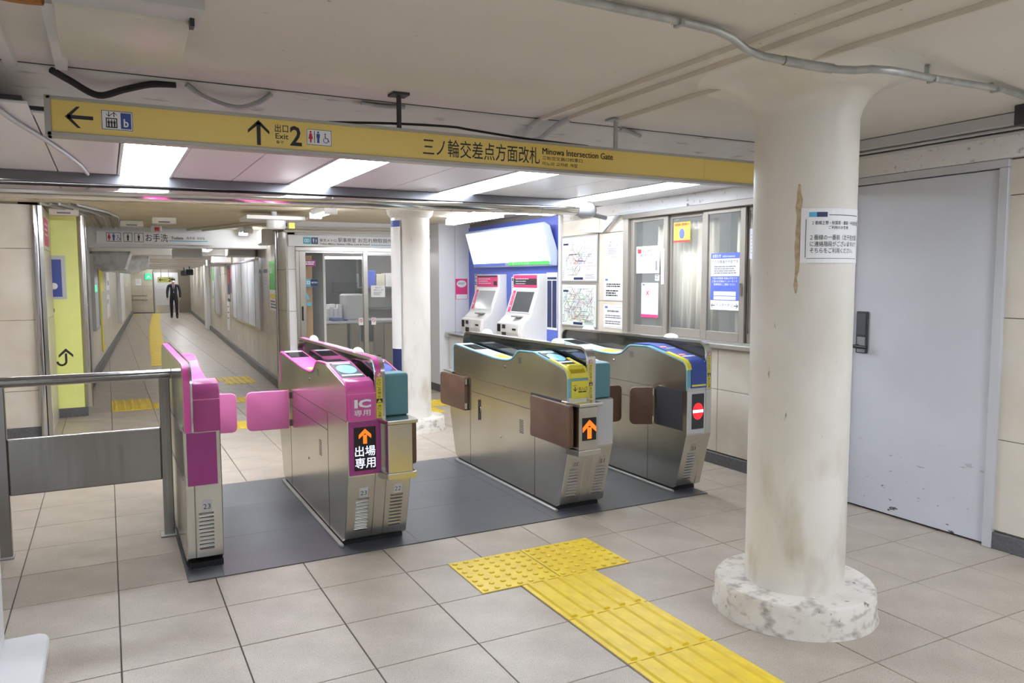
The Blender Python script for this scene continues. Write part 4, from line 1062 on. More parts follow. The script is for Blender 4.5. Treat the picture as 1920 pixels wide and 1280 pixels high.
case = cposter('display_case', 'large glazed display case on the corridor right wall', 'display case', 'r', 2.60, 7.2, .72, 1.80, M_lgrey, th=.03, frame=M_chrome)
for k in range(4):
    v = 3.3 + k * 1.05
    CB(CW - .036, CW - .030, v, v + .02, .72, 1.80).build('glass_joint', M_grey, case)
cposter('wall_poster', 'red and violet event poster beyond the display case', 'poster', 'r', 7.4, 8.0, .95, 1.80, M_pinkp, marks=[('violet_field', M_navy, [(.1, .3, .9, .65)]), ('cream_field', M_cream, [(0, 0, 1, .28)])])
cposter('wall_poster', 'dark blue film poster beyond the display case', 'poster', 'r', 8.1, 8.7, 1.0, 1.8, M_navy, marks=[('red_field', M_red, [(.1, .5, .9, .9)]), ('rows', M_paper, [(.1, .08, .9, .2)])])
cposter('wall_notice', 'narrow white notice strip low on the corridor right wall', 'notice', 'r', 8.4, 9.0, .34, .99, M_paper, marks=[('text_rows', M_print, [(.2, .8, .8, .84), (.2, .6, .8, .64), (.2, .4, .8, .44)])])
cposter('display_case', 'narrow steel-framed display case midway down the corridor', 'display case', 'r', 10.6, 12.4, .62, 1.84, M_lgrey, th=.02, frame=M_chrome)
cposter('wall_poster', 'grey-green poster past the narrow display case', 'poster', 'r', 12.9, 13.6, .95, 1.8, M_green, marks=[('field', M_lgrey, [(.1, .1, .9, .6)])])
CB(CW - .12, CW, 14.6, 15.6, 0, 1.93).build('trim_13', M_white, bevel=.01, kind='structure')
cposter('wall_poster', 'orange and blue poster beyond the white pilaster', 'poster', 'r', 16.5, 17.5, 1.0, 1.8, M_blue, marks=[('field', M_orange, [(0, 0, 1, .4)])])
for k, v in enumerate((18.2, 23)):
    t = thing('corridor_monitor', ('nearer' if k == 0 else 'farther') + ' black camera housing hanging under the corridor ceiling', 'camera', C3(2.0, v, 1.75), 'camera housings')
    MB(CM).box(1.88, 2.12, v, v + .3, 1.64, 1.84).build('body', M_black, t, bevel=.02)
    MB(CM).tube([(2.0, v + .15, 1.83), (2.0, v + .15, 2.08)], .02).build('stem', M_dark, t)
# left side panels
yl = cposter('wall_board', 'tall narrow yellow board on the corridor left wall', 'board', 'l', 5.2, 6.2, .24, 1.74, M_ycover, th=.02, marks=[('pale_field', M_lgrey, [(.35, .05, .95, .7)])])
cposter('wall_board', 'pale display panel nearest the mouth on the corridor left wall', 'board', 'l', 3.2, 4.3, .75, 1.86, M_lgrey, th=.03, frame=M_alu, marks=[('green_mark', M_exit, [(.3, .5, .7, .6)])])
cposter('wall_poster', 'crumpled white poster after the yellow board', 'poster', 'l', 7.4, 8.5, .72, 1.66, M_paper, marks=[('blue_rows', M_pprint, [(.1, .5, .9, .6), (.1, .3, .6, .4), (.3, .7, .9, .8)])])
CB(0, .10, 12.5, 15.0, .36, 1.75).build('wall_cabinet', M_white, label='white wall cabinet on the corridor left wall', cat='cabinet', bevel=.01)
t = cposter('wall_sign', 'small white sign with a red disc past the white cabinet', 'sign', 'l', 15.4, 16.4, 1.2, 1.6, M_paper, marks=[('red_mark', M_red, [(.2, .3, .8, .7)])])
# hanging polythene-wrapped unit and box under the first beam
t = thing('ceiling_unit', 'grey ceiling unit wrapped in clear sheeting at the corridor left', 'ceiling unit', C3(.35, 4.0, 1.75))
MB(CM).prism([(.02, 1.93), (.02, 1.70), (.16, 1.62), (.46, 1.66), (.55, 1.93)], 3.3, 4.6, 'y').build('wrapped_box', mat('polythene', (206, 206, 206), .25, rgb2=(182, 182, 184), scale=9, bump=.3), t, smooth=True)
t = thing('ceiling_unit', 'lower wrapped unit behind the first one at the corridor left', 'ceiling unit', C3(.5, 6.0, 1.7))
MB(CM).prism([(.02, 1.93), (.02, 1.66), (.5, 1.60), (.78, 1.72), (.80, 1.93)], 5.7, 7.4, 'y').build('wrapped_box', MATS['polythene'], t, smooth=True)
for k, (u0, u1, v0, z0, z1) in enumerate([(1.95, 2.38, 3.1, 1.86, 2.07), (1.15, 1.60, 3.5, 1.84, 2.0), (2.0, 2.39, 7.4, 1.84, 2.02), (2.0, 2.39, 9.0, 1.80, 2.0), (2.22, 2.39, 1.1, 1.98, 2.19)]):
    CB(u0, u1, v0, v0 + .5, z0, z1).build('cable_box', M_white, bevel=.02, label=['slanting white cable box right of the second beam', 'white box hanging left of the second corridor light', 'third white cable box down the corridor right side', 'fourth white cable box down the corridor right side', 'white cable box above the corridor corner post'][k], cat='cable box', group='white cable boxes')

# toilets sign on the first beam
F = Face.frame(C3(0, 1.985, 0), tuple(Vector(C3(1, 0, 0)) - Vector(C3(0, 0, 0))), (0, 0, 1))
tsn = thing('toilet_sign', 'long white toilets sign with pictograms on the corridor beam', 'sign', C3(.9, 1.96, 1.99))
sheet('face_panel', F, .17, 1.995, 1.62, 2.155, M_paper, parent=tsn, d=.0, th=.03)
sheet('frame_bar', F, .15, 1.985, 1.64, 1.996, M_white, parent=tsn, d=.0, th=.036); sheet('frame_bar', F, .15, 2.155, 1.64, 2.168, M_white, parent=tsn, d=.0, th=.036)
q = Print(F, .0315)
for a, b in ((.29, .47), (.50, .61), (.635, .75)): q.outline(a, 2.018, b, 2.142, .006)
man_icon(q, .555, 2.078, .09); man_icon(q, .69, 2.078, .09)
q.text('お手洗', .775, 2.025, 1.06, 2.135, .012); q.text('Toilets', 1.10, 2.062, 1.26, 2.10, .02); q.text('洗手间', 1.30, 2.064, 1.41, 2.10, .01); q.text('화장실', 1.44, 2.064, 1.54, 2.10, .01)
q.build('lettering', M_ink, tsn)
q = Print(F, .0315); woman_icon(q, .325, 2.08, .10); q.build('woman_pictogram', M_red, tsn)
q = Print(F, .0315); man_icon(q, .38, 2.08, .10); chair_icon(q, .435, 2.07, .08); q.build('man_pictogram', M_blue, tsn)
Print(F, .0315).rect(1.08, 2.035, 1.58, 2.046).build('blue_rule', M_cyan, tsn)
t = thing('ceiling_camera', 'white square ceiling unit with round base before the corridor', 'camera', (1.62, 8.6, 2.1))
B(1.30, 1.90, 8.3, 8.8, 2.12, 2.16).build('plate', M_white, t, bevel=.004)
MB().lathe([(.09, 2.03), (.10, 2.05), (.10, 2.122)], (1.62, 8.45), 20).build('base', M_white, t, smooth=True)
MB().tube([(1.62, 8.55, 2.16), (1.62, 8.55, 2.22)], .03).build('stem', M_white, t)
B(1.72, 1.78, 8.29, 8.30, 2.03, 2.09).build('label_plate', M_ycover, t)
t = thing('smoke_detector', 'small red-marked alarm unit over the toilets sign', 'alarm', (.62, 11.5, 2.2))
B(.55, .69, 11.45, 11.6, 2.14, 2.22).build('body', M_white, t, bevel=.01); B(.60, .66, 11.44, 11.45, 2.15, 2.2).build('red_lamp', M_red, t)
# conduits running on the lobby ceiling towards the corridor
for k in range(5):
    x = -.16 + .075 * k
    MB().tube([(x - .35, 8.4, 2.205), (x - .1, 9.2, 2.205), (x, 9.8, 2.205), (x + .05, 11.9, 2.205)], .014, 6).build('ceiling_conduit', [M_lgrey, M_grey][k % 2], smooth=True, label=['first', 'second', 'third', 'fourth', 'fifth'][k] + ' from left of the conduits fanning over the yellow pillar', cat='conduit', group='conduits over the yellow pillar')
for k, (x, y) in enumerate([(-.35, 9.0), (.30, 10.6), (.62, 9.9)]):
    t = thing('junction_box', ['cream junction box left of the conduit fan', 'clear junction box above the toilets sign', 'cream junction box right of the conduit fan'][k], 'junction box', (x, y, 2.2))
    B(x - .13, x + .13, y - .08, y + .08, 2.14, 2.219).build('box', M_plas if k == 1 else MATS['moulding_cream_0'], t, bevel=.008)
    B(x - .06, x + .06, y - .084, y - .08, 2.155, 2.17).build('label_strip', M_print, t)
for k, (p0, p1) in enumerate([((1.05, 11.9, 2.20), (1.95, 9.1, 2.20)), ((1.25, 11.9, 2.20), (2.1, 9.1, 2.20)), ((1.95, YB - .03, 2.13), (4.2, YB - .03, 2.15)), ((1.95, YB - .05, 2.09), (4.2, YB - .05, 2.105))]):
    MB().tube([p0, p1], .016, 8).build('ceiling_conduit', MATS['moulding_cream_0'], smooth=True, label=['left cream conduit slanting over the lobby ceiling', 'right cream conduit slanting over the lobby ceiling', 'upper cream conduit above the station office sign', 'lower cream conduit above the station office sign'][k], cat='conduit', group='cream lobby conduits')
# end of the corridor
F = Face.frame(C3(0, CL, 0), tuple(Vector(C3(1, 0, 0)) - Vector(C3(0, 0, 0))), (0, 0, 1))
es = sheet('exit_sign', F, .58, 1.50, .82, 1.74, M_exit, 'green lit emergency exit sign at the corridor end', 'sign', d=.001, th=.05)
Print(F, .053).poly([(.64, 1.55), (.68, 1.55), (.72, 1.62), (.76, 1.55), (.79, 1.55), (.74, 1.68), (.67, 1.68)]).build('running_figure', M_paper, es)
F2 = Face.frame(C3(0, CL - 1.2, 0), tuple(Vector(C3(1, 0, 0)) - Vector(C3(0, 0, 0))), (0, 0, 1))
ys_ = thing('exit_direction_sign', 'small yellow hanging exit 2 sign before the far door', 'sign', C3(1.35, CL - 1.2, 1.5))
sheet('face_panel', F2, 1.06, 1.36, 1.66, 1.60, M_lemon, parent=ys_, d=0, th=.04)
q = Print(F2, .041); arrow(q, 1.19, 1.48, .17, .03, PI, .4); q.text('2', 1.48, 1.40, 1.60, 1.56, .03); q.text('出口', 1.30, 1.45, 1.42, 1.52); q.build('lettering', M_ink, ys_)
MB(CM).tube([(1.2, CL - 1.18, 1.6), (1.2, CL - 1.18, 2.08)], .01).build('hanger', M_dark, ys_); MB(CM).tube([(1.5, CL - 1.18, 1.6), (1.5, CL - 1.18, 2.08)], .01).build('hanger', M_dark, ys_)
nn = sheet('end_notice', F, .19, 1.24, .42, 1.52, M_paper, 'white paper notice on the far end wall', 'notice', d=.001); Print(F, .003).lines(.22, .39, 1.48, 1.30, 4, .3).build('text_rows', M_pprint, nn)
t = thing('handrail', 'double steel handrail on the far end wall', 'handrail', C3(.3, CL - .1, .6))
for z in (.60, .78): MB(CM).tube([(.0, CL - .08, z), (.62, CL - .08, z)], .025).build('rail', M_steel, t, smooth=True)
for u in (.04, .56): MB(CM).tube([(u, CL, .55), (u, CL - .08, .55), (u, CL - .08, .8)], .018).build('bracket', M_steel, t, smooth=True)
# round steel guards at the corridor right corner
t = thing('corner_post', 'pair of polished steel corner strips between corridor and office', 'corner guard', (2.04, 10.0, 0))
MB().tube([(1.964, 10.30, 0), (1.964, 10.30, 2.12)], .02, 14).build('strip', M_chrome, t, smooth=True)
B(1.975, 1.998, YB - .015, YB, 0, 2.1).build('strip', M_steel, t)
t = struct('wall_front', B(2.0, 2.10, YB + .012, 10.35, 0, 2.2), M_wjoint)
for z0, z1 in [(.1, .55), (.55, 1.1), (1.1, 1.62), (1.62, 2.1)]: B(2.0, 2.09, YB, YB + .012, z0 + .003, z1 - .003).build('tile', M_white, t); B(1.988, 2.0, YB + .02, 10.33, z0 + .003, z1 - .003).build('tile', M_wtile2, t)

# ================================================================== STATION OFFICE
mat('office_wall', (216, 216, 212), .6)
for a in [(2.45, 4.6, 12.6, 12.7, 0, 2.35), (4.5, 4.6, YB + .1, 12.6, 0, 2.35), (2.47, 2.5, YB + .15, 12.6, 0, 2.35)]: struct('wall_office', B(*a), MATS['office_wall'])
struct('ceiling', B(2.1, 4.6, YB + .1, 12.7, 2.22, 2.3), M_white)
win2 = thing('window_2', 'glazed steel front of the station office', 'window', (3, YB, 0), kind='structure')
for nm, a in [('post', (2.09, 2.135, 0, 1.849)), ('post', (2.95, 3.012, 0, 1.849)), ('post', (3.50, 3.55, 0, 1.849)), ('post', (3.965, 4.035, 0, 2.09)), ('head', (2.09, 3.965, 1.85, 1.90)), ('door_stile', (2.136, 2.214, .101, 1.849)), ('bottom_rail', (2.136, 2.949, 0, .10)), ('bottom_rail', (3.013, 3.499, 0, .10)), ('top_rail', (2.215, 2.949, 1.825, 1.849))]:
    B(a[0], a[1], YB - .02, YB + .04, a[2], a[3]).build(nm, M_steel, win2, bevel=.004)
for a, b in ((2.215, 2.95), (3.012, 3.50), (3.55, 3.965)):
    B(a, b, YB + .005, YB + .011, .10, 1.85).build('pane', M_glass, win2)
B(2.155, 2.167, YB - .05, YB - .035, .98, 1.16).build('pull_handle', M_black, win2, bevel=.004)
B(2.235, 2.33, YB + .16, YB + .20, .0, 1.80).build('wood_jamb', M_wood, win2)
FO = Face.y(YB + .004)
lg = sheet('logo_sticker', FO, 2.19, 1.405, 2.37, 1.50, M_cyan, parent=win2, d=.001)
Print(FO, .003).rect(2.275, 1.408, 2.368, 1.497).build('navy_half', M_navy, lg)
q = Print(FO, .0036); q.ring(2.222, 1.455, .012, .022, 16); q.ring(2.247, 1.455, .012, .022, 16); q.text('METRO', 2.283, 1.445, 2.36, 1.465, .02); q.build('mark', M_paper, lg)
tr_ = sheet('service_sticker', FO, 2.17, 1.66, 2.34, 1.735, M_plum, parent=win2, d=.001); Print(FO, .003).lines(2.18, 2.33, 1.72, 1.67, 2, .6, .1, 3).build('lettering', M_paper, tr_)
Print(FO, .001).poly([(2.17, 1.245), (2.26, 1.245), (2.215, 1.34)]).build('triangle_sticker', M_cyan, win2)
Print(FO, .001).rect(2.16, 1.165, 2.28, 1.205).build('push_sticker', M_cyan, win2)
for x in (2.915, 3.085):
    st = sheet('no_smoking_sticker', FO, x - .03, .90, x + .03, .995, M_paper, parent=win2, d=.0012); Print(FO, .0035).ring(x, .958, .016, .023, 14).line((x - .015, .973), (x + .015, .943), .006).build('no_smoking_mark', M_red, st)
of_ = sheet('office_notice', Face.y(YB + .004), 3.055, 1.262, 3.245, 1.415, M_paper, 'white notice on the office glass beside the column', 'notice', d=.001)
q = Print(Face.y(YB + .004), .003); q.text('都合により', 3.115, 1.375, 3.19, 1.395, .02); q.text('ご案内いたします', 3.085, 1.345, 3.225, 1.365, .02); q.lines(3.09, 3.21, 1.33, 1.28, 4, .3); q.build('lettering', M_ink, of_)
osn = thing('office_sign', 'white station office and lost and found sign over the glass front', 'sign', (3, YB - .04, 1.9))
B(2.0, 3.96, YB - .05, YB - .0005, 1.905, 2.045).build('face_panel', M_paper, osn, bevel=.004)
F = Face.y(YB - .05)
sheet('logo_tile', F, 2.18, 1.935, 2.275, 2.02, M_cyan, parent=osn, d=.0005, th=.001); sheet('figure_tile', F, 2.28, 1.935, 2.365, 2.02, mat('slate', (86, 100, 140), .5), parent=osn, d=.0005, th=.001)
q = Print(F, .002); q.ring(2.215, 1.977, .012, .022, 14); q.ring(2.24, 1.977, .012, .022, 14); man_icon(q, 2.31, 1.98, .05); man_icon(q, 2.342, 1.975, .04); q.build('pictogram', M_paper, osn)
q = Print(F, .001); q.text('東京メトロ', 2.385, 1.965, 2.60, 2.005, .012); q.text('駅事務室', 2.62, 1.965, 2.85, 2.02, .012); q.text('お忘れ物取扱所', 2.88, 1.965, 3.34, 2.02, .012); q.text('Tokyo Metro Station Office, Lost & Found', 2.385, 1.925, 3.03, 1.952, .018); q.build('lettering', M_ink, osn)
Print(F, .001).rect(3.05, 1.932, 3.9, 1.942).build('blue_rule', M_cyan, osn)
ol = batten('office_light', 'fluorescent tube hanging inside the station office', 3.0, 11.1, 1.875, .72, .0, M_offlamp, cat='ceiling light', tubes=1)
for x in (2.75, 3.25): MB().tube([(x, 11.1, 1.875), (x, 11.1, 2.22)], .006, 6).build('hanger', M_white, ol)
batten('office_light', 'second tube inside the office behind the column', 3.6, 12.0, 2.218, 1.25, .0, M_offlamp, cat='ceiling light', tubes=2)
dk = thing('office_counter', 'beige office counter seen through the glass', 'counter', (3.1, 10.8, 0))
for k, x in enumerate((2.52, 3.06, 3.56)): B(x, x + .49, 10.75, 10.8, .05, .86).build('front_panel', M_desk, dk, bevel=.006)
B(2.51, 4.1, 10.72, 11.35, .87, .90).build('counter_top', M_lgrey, dk, bevel=.005)
def bits(name, x0, x1, y0, y1, z0, z1, m, label, cat, bevel=.005): return B(x0, x1, y0, y1, z0, z1).build(name, m, label=label, cat=cat, bevel=bevel)
bits('blue_binder', 2.82, 2.97, 10.8, 11.02, .901, .945, M_blue, 'blue binder lying on the office counter', 'binder')
bits('blue_binder', 2.985, 3.04, 10.8, 11.0, .901, .925, MATS['reader_glow_violet'] if False else M_blue, 'flat blue folder on the office counter', 'folder')
bits('cardboard_tray', 2.52, 2.72, 10.8, 11.0, .901, .99, M_desk, 'open card tray on the office counter', 'tray')
bits('printer', 3.05, 3.35, 10.95, 11.3, .901, 1.28, M_lgrey, 'tall white printer on the office counter', 'printer', .02)
mon = thing('desk_monitor', 'black monitor on top of the office equipment', 'monitor', (3.1, 11.4, 1.3))
B(2.98, 3.35, 11.38, 11.41, 1.30, 1.46).build('screen', M_black, mon, bevel=.005); B(3.12, 3.2, 11.38, 11.46, .9, 1.31).build('stand', M_black, mon)
rb = random.Random(11)
for k in range(16):
    x = 2.53 + .062 * (k % 8); y = 11.05 + .13 * (k // 8)
    bits('paper_stack', x, x + .058, y, y + .12, .901, .93 + .3 * (x - 2.5) + rb.random() * .12, M_paper, 'paper stack %s in the heap on the office counter' % ['at far left', 'by the tray', 'leaning left', 'under the sheets', 'in the middle', 'next to the binder', 'behind the binder', 'with folded top', 'of loose forms', 'of envelopes', 'of thin slips', 'of receipts', 'near the printer', 'touching the printer', 'tallest', 'lowest'][k], 'paper', .003)
sh = thing('office_shelf', 'grey office shelving along the back wall', 'shelf', (3.2, 12.4, 0))
for x in (2.55, 3.15, 3.75, 4.35): B(x - .012, x + .012, 12.25, 12.58, 0, 1.9).build('upright', M_grey, sh)
for z in (.5, 1.0, 1.35, 1.88): B(2.55, 4.35, 12.25, 12.58, z, z + .02).build('shelf_board', M_grey, sh)
for k in range(9):
    x = [2.58, 2.74, 2.9, 3.18, 3.34, 3.5, 3.78, 3.94, 4.1][k]; bits('file_box', x, x + .145, 12.27, 12.5, 1.372, 1.372 + .2 + .12 * rb.random(), [M_paper, M_grey, M_blueP, M_cream][k % 4], ['first', 'second', 'third', 'fourth', 'fifth', 'sixth', 'seventh', 'eighth', 'ninth'][k] + ' file box from the left on the upper office shelf', 'file box')
lk = bits('steel_locker', 3.0, 3.5, 11.9, 12.2, .0, 1.95, M_dark, 'dark steel locker standing inside the office', 'locker', .01)
ch = thing('office_chair', 'dark folding chair behind the office glass', 'chair', (3.2, 10.45, 0))
B(3.12, 3.30, 10.44, 10.47, .62, .92).build('backrest', M_black, ch, bevel=.01); B(3.1, 3.32, 10.2, 10.46, .42, .45).build('seat', M_black, ch, bevel=.01)
for x in (3.11, 3.30):
    for y in (10.22, 10.455): MB().tube([(x, y, 0), (x, y, .43 if y < 10.4 else .9)], .011).build('leg', M_chrome, ch, smooth=True)

# ================================================================== TICKET MACHINES
bl = B(XR - .012, XR + .011, 7.06, 9.39, .80, 2.17).build('machine_wall_panel', M_blueP, label='bright blue wall panel behind the ticket machines', cat='wall panel')
B(XR - .03, XR + .011, 7.02, 7.06, .1, 2.17).build('white_trim', M_white, bl)
ct = thing('machine_counter', 'steel-edged counter under the ticket machines', 'counter', (4.1, 8.2, 0))
B(3.93, XR - .013, 7.065, 9.38, .745, .799).build('counter_top', M_steel, ct, bevel=.02, seg=3)
B(4.0, XR - .013, 7.065, 9.38, .1, .745).build('front_panel', M_wallwhite, ct)
def ticket_machine(y0, y1, label, k):
    t = thing('ticket_machine', label, 'ticket machine', (4.15, (y0 + y1) / 2, .80), 'ticket machines')
    prof = [(XR - .013, .802), (4.005, .802), (3.995, .86), (4.0, .99), (4.02, 1.03), (4.075, 1.075), (4.085, 1.10), (4.175, 1.36), (4.185, 1.40), (4.185, 1.545), (XR - .013, 1.555)]
    MB().prism(prof, y0, y1, 'y').build('body', M_mach, t, bevel=.01, seg=2)
    w = y1 - y0
    F = Face.frame((4.085, y1, 1.10), (0, -1, 0), (.09, 0, .26))
    L = math.hypot(.09, .26)
    sc = sheet('screen_bezel', F, .05, .015, w - .03, L + .02, M_pinkp if False else M_white, parent=t, d=.0005, th=.006)
    sheet('screen', F, .14, .03, w - .05, L - .01, M_screen if k else mat('screen_pale', (170, 172, 174), .15), parent=sc, d=.006, th=.002)
    Print(F, .0085).rect(.055, .02, .12, L).build('pink_strip', M_pinkp, sc)
    Print(F, .009).vtext('きっぷチャージ', .07, L - .03, .03, .2).build('lettering', M_paper, sc)
    F = Face.x(4.185)
    hd = sheet('header_panel', F, -y1 + .03, 1.40, -y0 - .03, 1.54, M_pinkp, parent=t, d=.0005, th=.004)
    q = Print(F, .0055)
    if k: q.rect(-y1 + .03, 1.43, -y0 - .03, 1.50)
    else: q.rect(-y1 + .04, 1.52, -y0 - .04, 1.538); q.rect(-y0 - .13, 1.42, -y0 - .04, 1.47)
    q.build('header_window', M_dark, hd)
    Print(F, .006).lines(-y1 + .08, -y0 - .2, 1.50, 1.42, 3, .3).build('header_lettering', M_paper, hd)
    # coin and note block below the screen
    bk = MB().prism([(3.97, .82), (3.955, .90), (3.965, 1.0), (4.01, 1.02), (4.01, .82)], y0 + .05, y1 - .02, 'y').build('cash_unit', M_mach, t, bevel=.008, seg=2)
    F = Face.x(3.957)
    sheet('note_slot', F, -y1 + .06, .90, -y1 + .13, .985, M_black, parent=bk, d=.003, th=.004); sheet('coin_slot', F, -y1 + .18, .94, -y1 + .25, .985, M_dark, parent=bk, d=.003, th=.004)
    sheet('change_tray', F, -y1 + .17, .845, -y1 + .27, .90, M_dark, parent=bk, d=.003, th=.004); sheet('ticket_slot', F, -y0 - .18, .93, -y0 - .1, .95, M_black, parent=bk, d=.003, th=.004)
    MB().box(4.0, 4.08, y0 + .15, y0 + .3, 1.072, 1.085).build('keypad', M_grey, t, bevel=.003)
    return t
ticket_machine(8.28, 8.92, 'left white ticket machine with pale screen on the counter', 0)
ticket_machine(7.32, 7.92, 'right white ticket machine with dark screen and pink panel on the counter', 1)
# big slanted fare board
fb = thing('fare_board', 'large backlit slanted fare map board above the ticket machines', 'light board', (4.2, 8.1, 1.64))
MB().prism([(4.10, 2.085), (4.228, 1.64), (4.285, 1.635), (4.296, 1.78), (4.19, 2.065), (4.12, 2.10)], 7.08, 9.08, 'y').build('case', mat('board_case', (178, 190, 220), .4), fb, bevel=.006)
F = Face.frame((4.228, 9.08, 1.64), (0, -1, 0), (-.128, 0, .445))
L = math.hypot(.128, .445)
fc = sheet('lit_face', F, .03, .05, 1.965, L - .02, M_board, parent=fb, d=.001, th=.004)
sheet('green_band', F, 1.0, .018, 1.94, .055, M_boardg, parent=fb, d=.001, th=.005); sheet('navy_band', F, .06, .018, .9, .05, M_boardb, parent=fb, d=.001, th=.005)
q = Print(F, .0058); rl = random.Random(2)
for k in range(26):
    a = (.1 + rl.random() * 1.7, .08 + rl.random() * (L - .14)); b = (max(.06, min(1.94, a[0] + rl.uniform(-.4, .4))), max(.07, min(L - .04, a[1] + rl.uniform(-.12, .12)))); q.line(a, b, .004)
q.build('route_lines', mat('lit_print', (196, 222, 226), .4, emit=1.3), fc)
Print(F, .0068).text('きっぷうりば', 1.1, .026, 1.5, .048).build('lettering', M_paper, fb)
# panels on the blue wall
FB_ = Face.x(XR - .012)
def board(name, label, cat, y0, y1, z0, z1, m, deco, F=FB_, d=.001, th=.003):
    o = sheet(name, F, -y0, z0, -y1, z1, m, label, cat, d=d, th=th)
    for nm, mm, fn in deco:
        q = Print(F, d + th + .0008); fn(q, -y0, z0, -y1, z1); q.build(nm, mm, o)
    return o
def rows(n, a=.1, b=.9, top=.92, bot=.1, fill=.4, jag=.35, seed=1): return lambda q, u0, v0, u1, v1: q.lines(u0 + (u1 - u0) * a, u0 + (u1 - u0) * b, v0 + (v1 - v0) * top, v0 + (v1 - v0) * bot, n, fill, jag, seed)
def rc(*rs): return lambda q, u0, v0, u1, v1: [q.rect(u0 + (u1 - u0) * a, v0 + (v1 - v0) * b, u0 + (u1 - u0) * c, v0 + (v1 - v0) * d) for a, b, c, d in rs]
def tx(s, a, b, c, d, w=.012): return lambda q, u0, v0, u1, v1: q.text(s, u0 + (u1 - u0) * a, v0 + (v1 - v0) * b, u0 + (u1 - u0) * c, v0 + (v1 - v0) * d, w)
board('fare_table', 'white fare list with navy columns at the right of the blue wall', 'notice board', 7.33, 7.10, .94, 1.565, M_paper, [('navy_columns', M_navy, rc((.08, .04, .48, .86), (.54, .04, .94, .86), (.08, .88, .94, .92)))])
board('machine_sign', 'small white instruction panel with down arrow between the ticket machines', 'sign', 8.16, 7.98, 1.10, 1.52, M_paper, [('navy_fields', M_navy, rc((.08, .88, .92, .97), (.2, .05, .9, .48))), ('text_rows', M_print, rows(5, .12, .85, .84, .52)), ('arrow', M_paper, lambda q, u0, v0, u1, v1: None)][:2])
board('machine_sign', 'pale fee panel left of the left ticket machine', 'sign', 9.20, 9.0, 1.46, 1.56, M_lgrey, [('text_rows', M_print, rows(2))])
board('machine_sign', 'small colourful panel under the pale fee panel', 'sign', 9.20, 9.02, 1.25, 1.44, M_paper, [('blue_field', M_blueP, rc((.05, .05, .95, .4))), ('yellow_field', M_ycover, rc((.1, .5, .6, .8))), ('header', M_navy, rc((.05, .88, .95, .97)))])
board('machine_sign', 'white and pink strip panel right of the instruction panel', 'sign', 7.96, 7.92, 1.25, 1.5, M_paper, [('pink', M_pinkp, rc((0, .1, 1, .5)))])
pw = sheet('wall_poster', Face.y(9.40), 4.105, 1.225, 4.28, 1.50, M_pinkp, 'small pink poster with white bubble on the white wall', 'poster', d=.001)
q = Print(Face.y(9.40), .0035); q.disc(4.192, 1.432, .072, .048, 14); q.rect(4.112, 1.23, 4.273, 1.292); q.build('white_field', M_paper, pw)
q = Print(Face.y(9.40), .0042); q.lines(4.14, 4.245, 1.448, 1.418, 2, .4); q.build('text_rows', M_print, pw)

# ================================================================== RIGHT WALL POSTERS
FR = Face.x(XR)
MAPC = [mat('map_%d' % i, c, .5) for i, c in enumerate([(70, 70, 76), (190, 90, 110), (90, 140, 190), (110, 170, 120), (196, 150, 80), (140, 120, 170)])]
def route_map(label, y0, y1, z0, z1, bg, n, dense, seed):
    t = thing('route_map', label, 'map', (XR, (y0 + y1) / 2, z0), 'route maps')
    sheet('frame', FR, -y0, z0, -y1, z1, M_alu, parent=t, d=.0005, th=.014)
    o = sheet('map_sheet', FR, -y0 + .015, z0 + .015, -y1 - .015, z1 - .015, bg, parent=t, d=.014, th=.002)
    r = random.Random(seed); W_ = y0 - y1; H_ = z1 - z0
    cu_, cv_ = -y0 + W_ * .52, z0 + H_ * (.42 if not dense else .5)
    for i in range(6):
        q = Print(FR, .0168 + i * .0002)
        for k in range(n):
            if dense: a = (-y0 + W_ * (.08 + .84 * r.random()), z0 + H_ * (.12 + .78 * r.random()))
            else: a = (cu_ + W_ * r.gauss(0, .10), cv_ + H_ * r.gauss(0, .08))
            ang = r.choice([0, .25, .5, .75, 1, 1.25, 1.5, 1.75]) * PI
            for s_ in range(4):
                L_ = W_ * (.05 + .09 * r.random()) * (1 if dense else 1.35)
                b = (a[0] + L_ * math.cos(ang), a[1] + L_ * math.sin(ang))
                if not (-y0 + .03 < b[0] < -y1 - .03 and z0 + .05 < b[1] < z1 - .03): break
                q.line(a, b, .0045 if (i == 0 and not dense) else .003); 
                if not dense and r.random() < .7: q.disc(b[0], b[1], .005, n=6)
                a = b; ang += r.choice([-.25, 0, 0, .25]) * PI
        if q.v: q.build('route_lines', MAPC[i], o)
    q = Print(FR, .018); q.rect(-y0 + W_ * .36, z0 + .025, -y0 + W_ * .62, z0 + .05); q.rect(-y0 + .04, z1 - .09, -y0 + .14, z1 - .07); q.build('legend', M_navy, o)
    q = Print(FR, .018); q.lines(-y0 + W_ * .68, -y0 + W_ * .93, z0 + .08, z0 + .03, 4, .3); q.lines(-y0 + .03, -y0 + .06, z0 + .12, z0 + .03, 5, .3); q.build('legend_rows', M_print, o)
route_map('upper framed railway route map on the tiled wall', 7.015, 6.335, 1.462, 1.935, M_paper, 7, False, 4)
route_map('lower framed subway route map on the tiled wall', 7.015, 6.345, 1.0, 1.45, mat('map_paper', (224, 234, 228), .5), 22, True, 9)
hdr = ('logo', M_blueP, rc((.08, .84, .22, .93)))
board('wall_notice', 'top white notice between the maps and the window', 'notice', 6.20, 5.975, 1.706, 1.88, M_paper, [('lettering', M_ink, tx('都合により', .25, .74, .75, .88)), ('lettering', M_ink, tx('ご案内いたします', .1, .55, .9, .70)), ('text_rows', M_print, rows(4, .12, .88, .45, .1, .3))], FR)
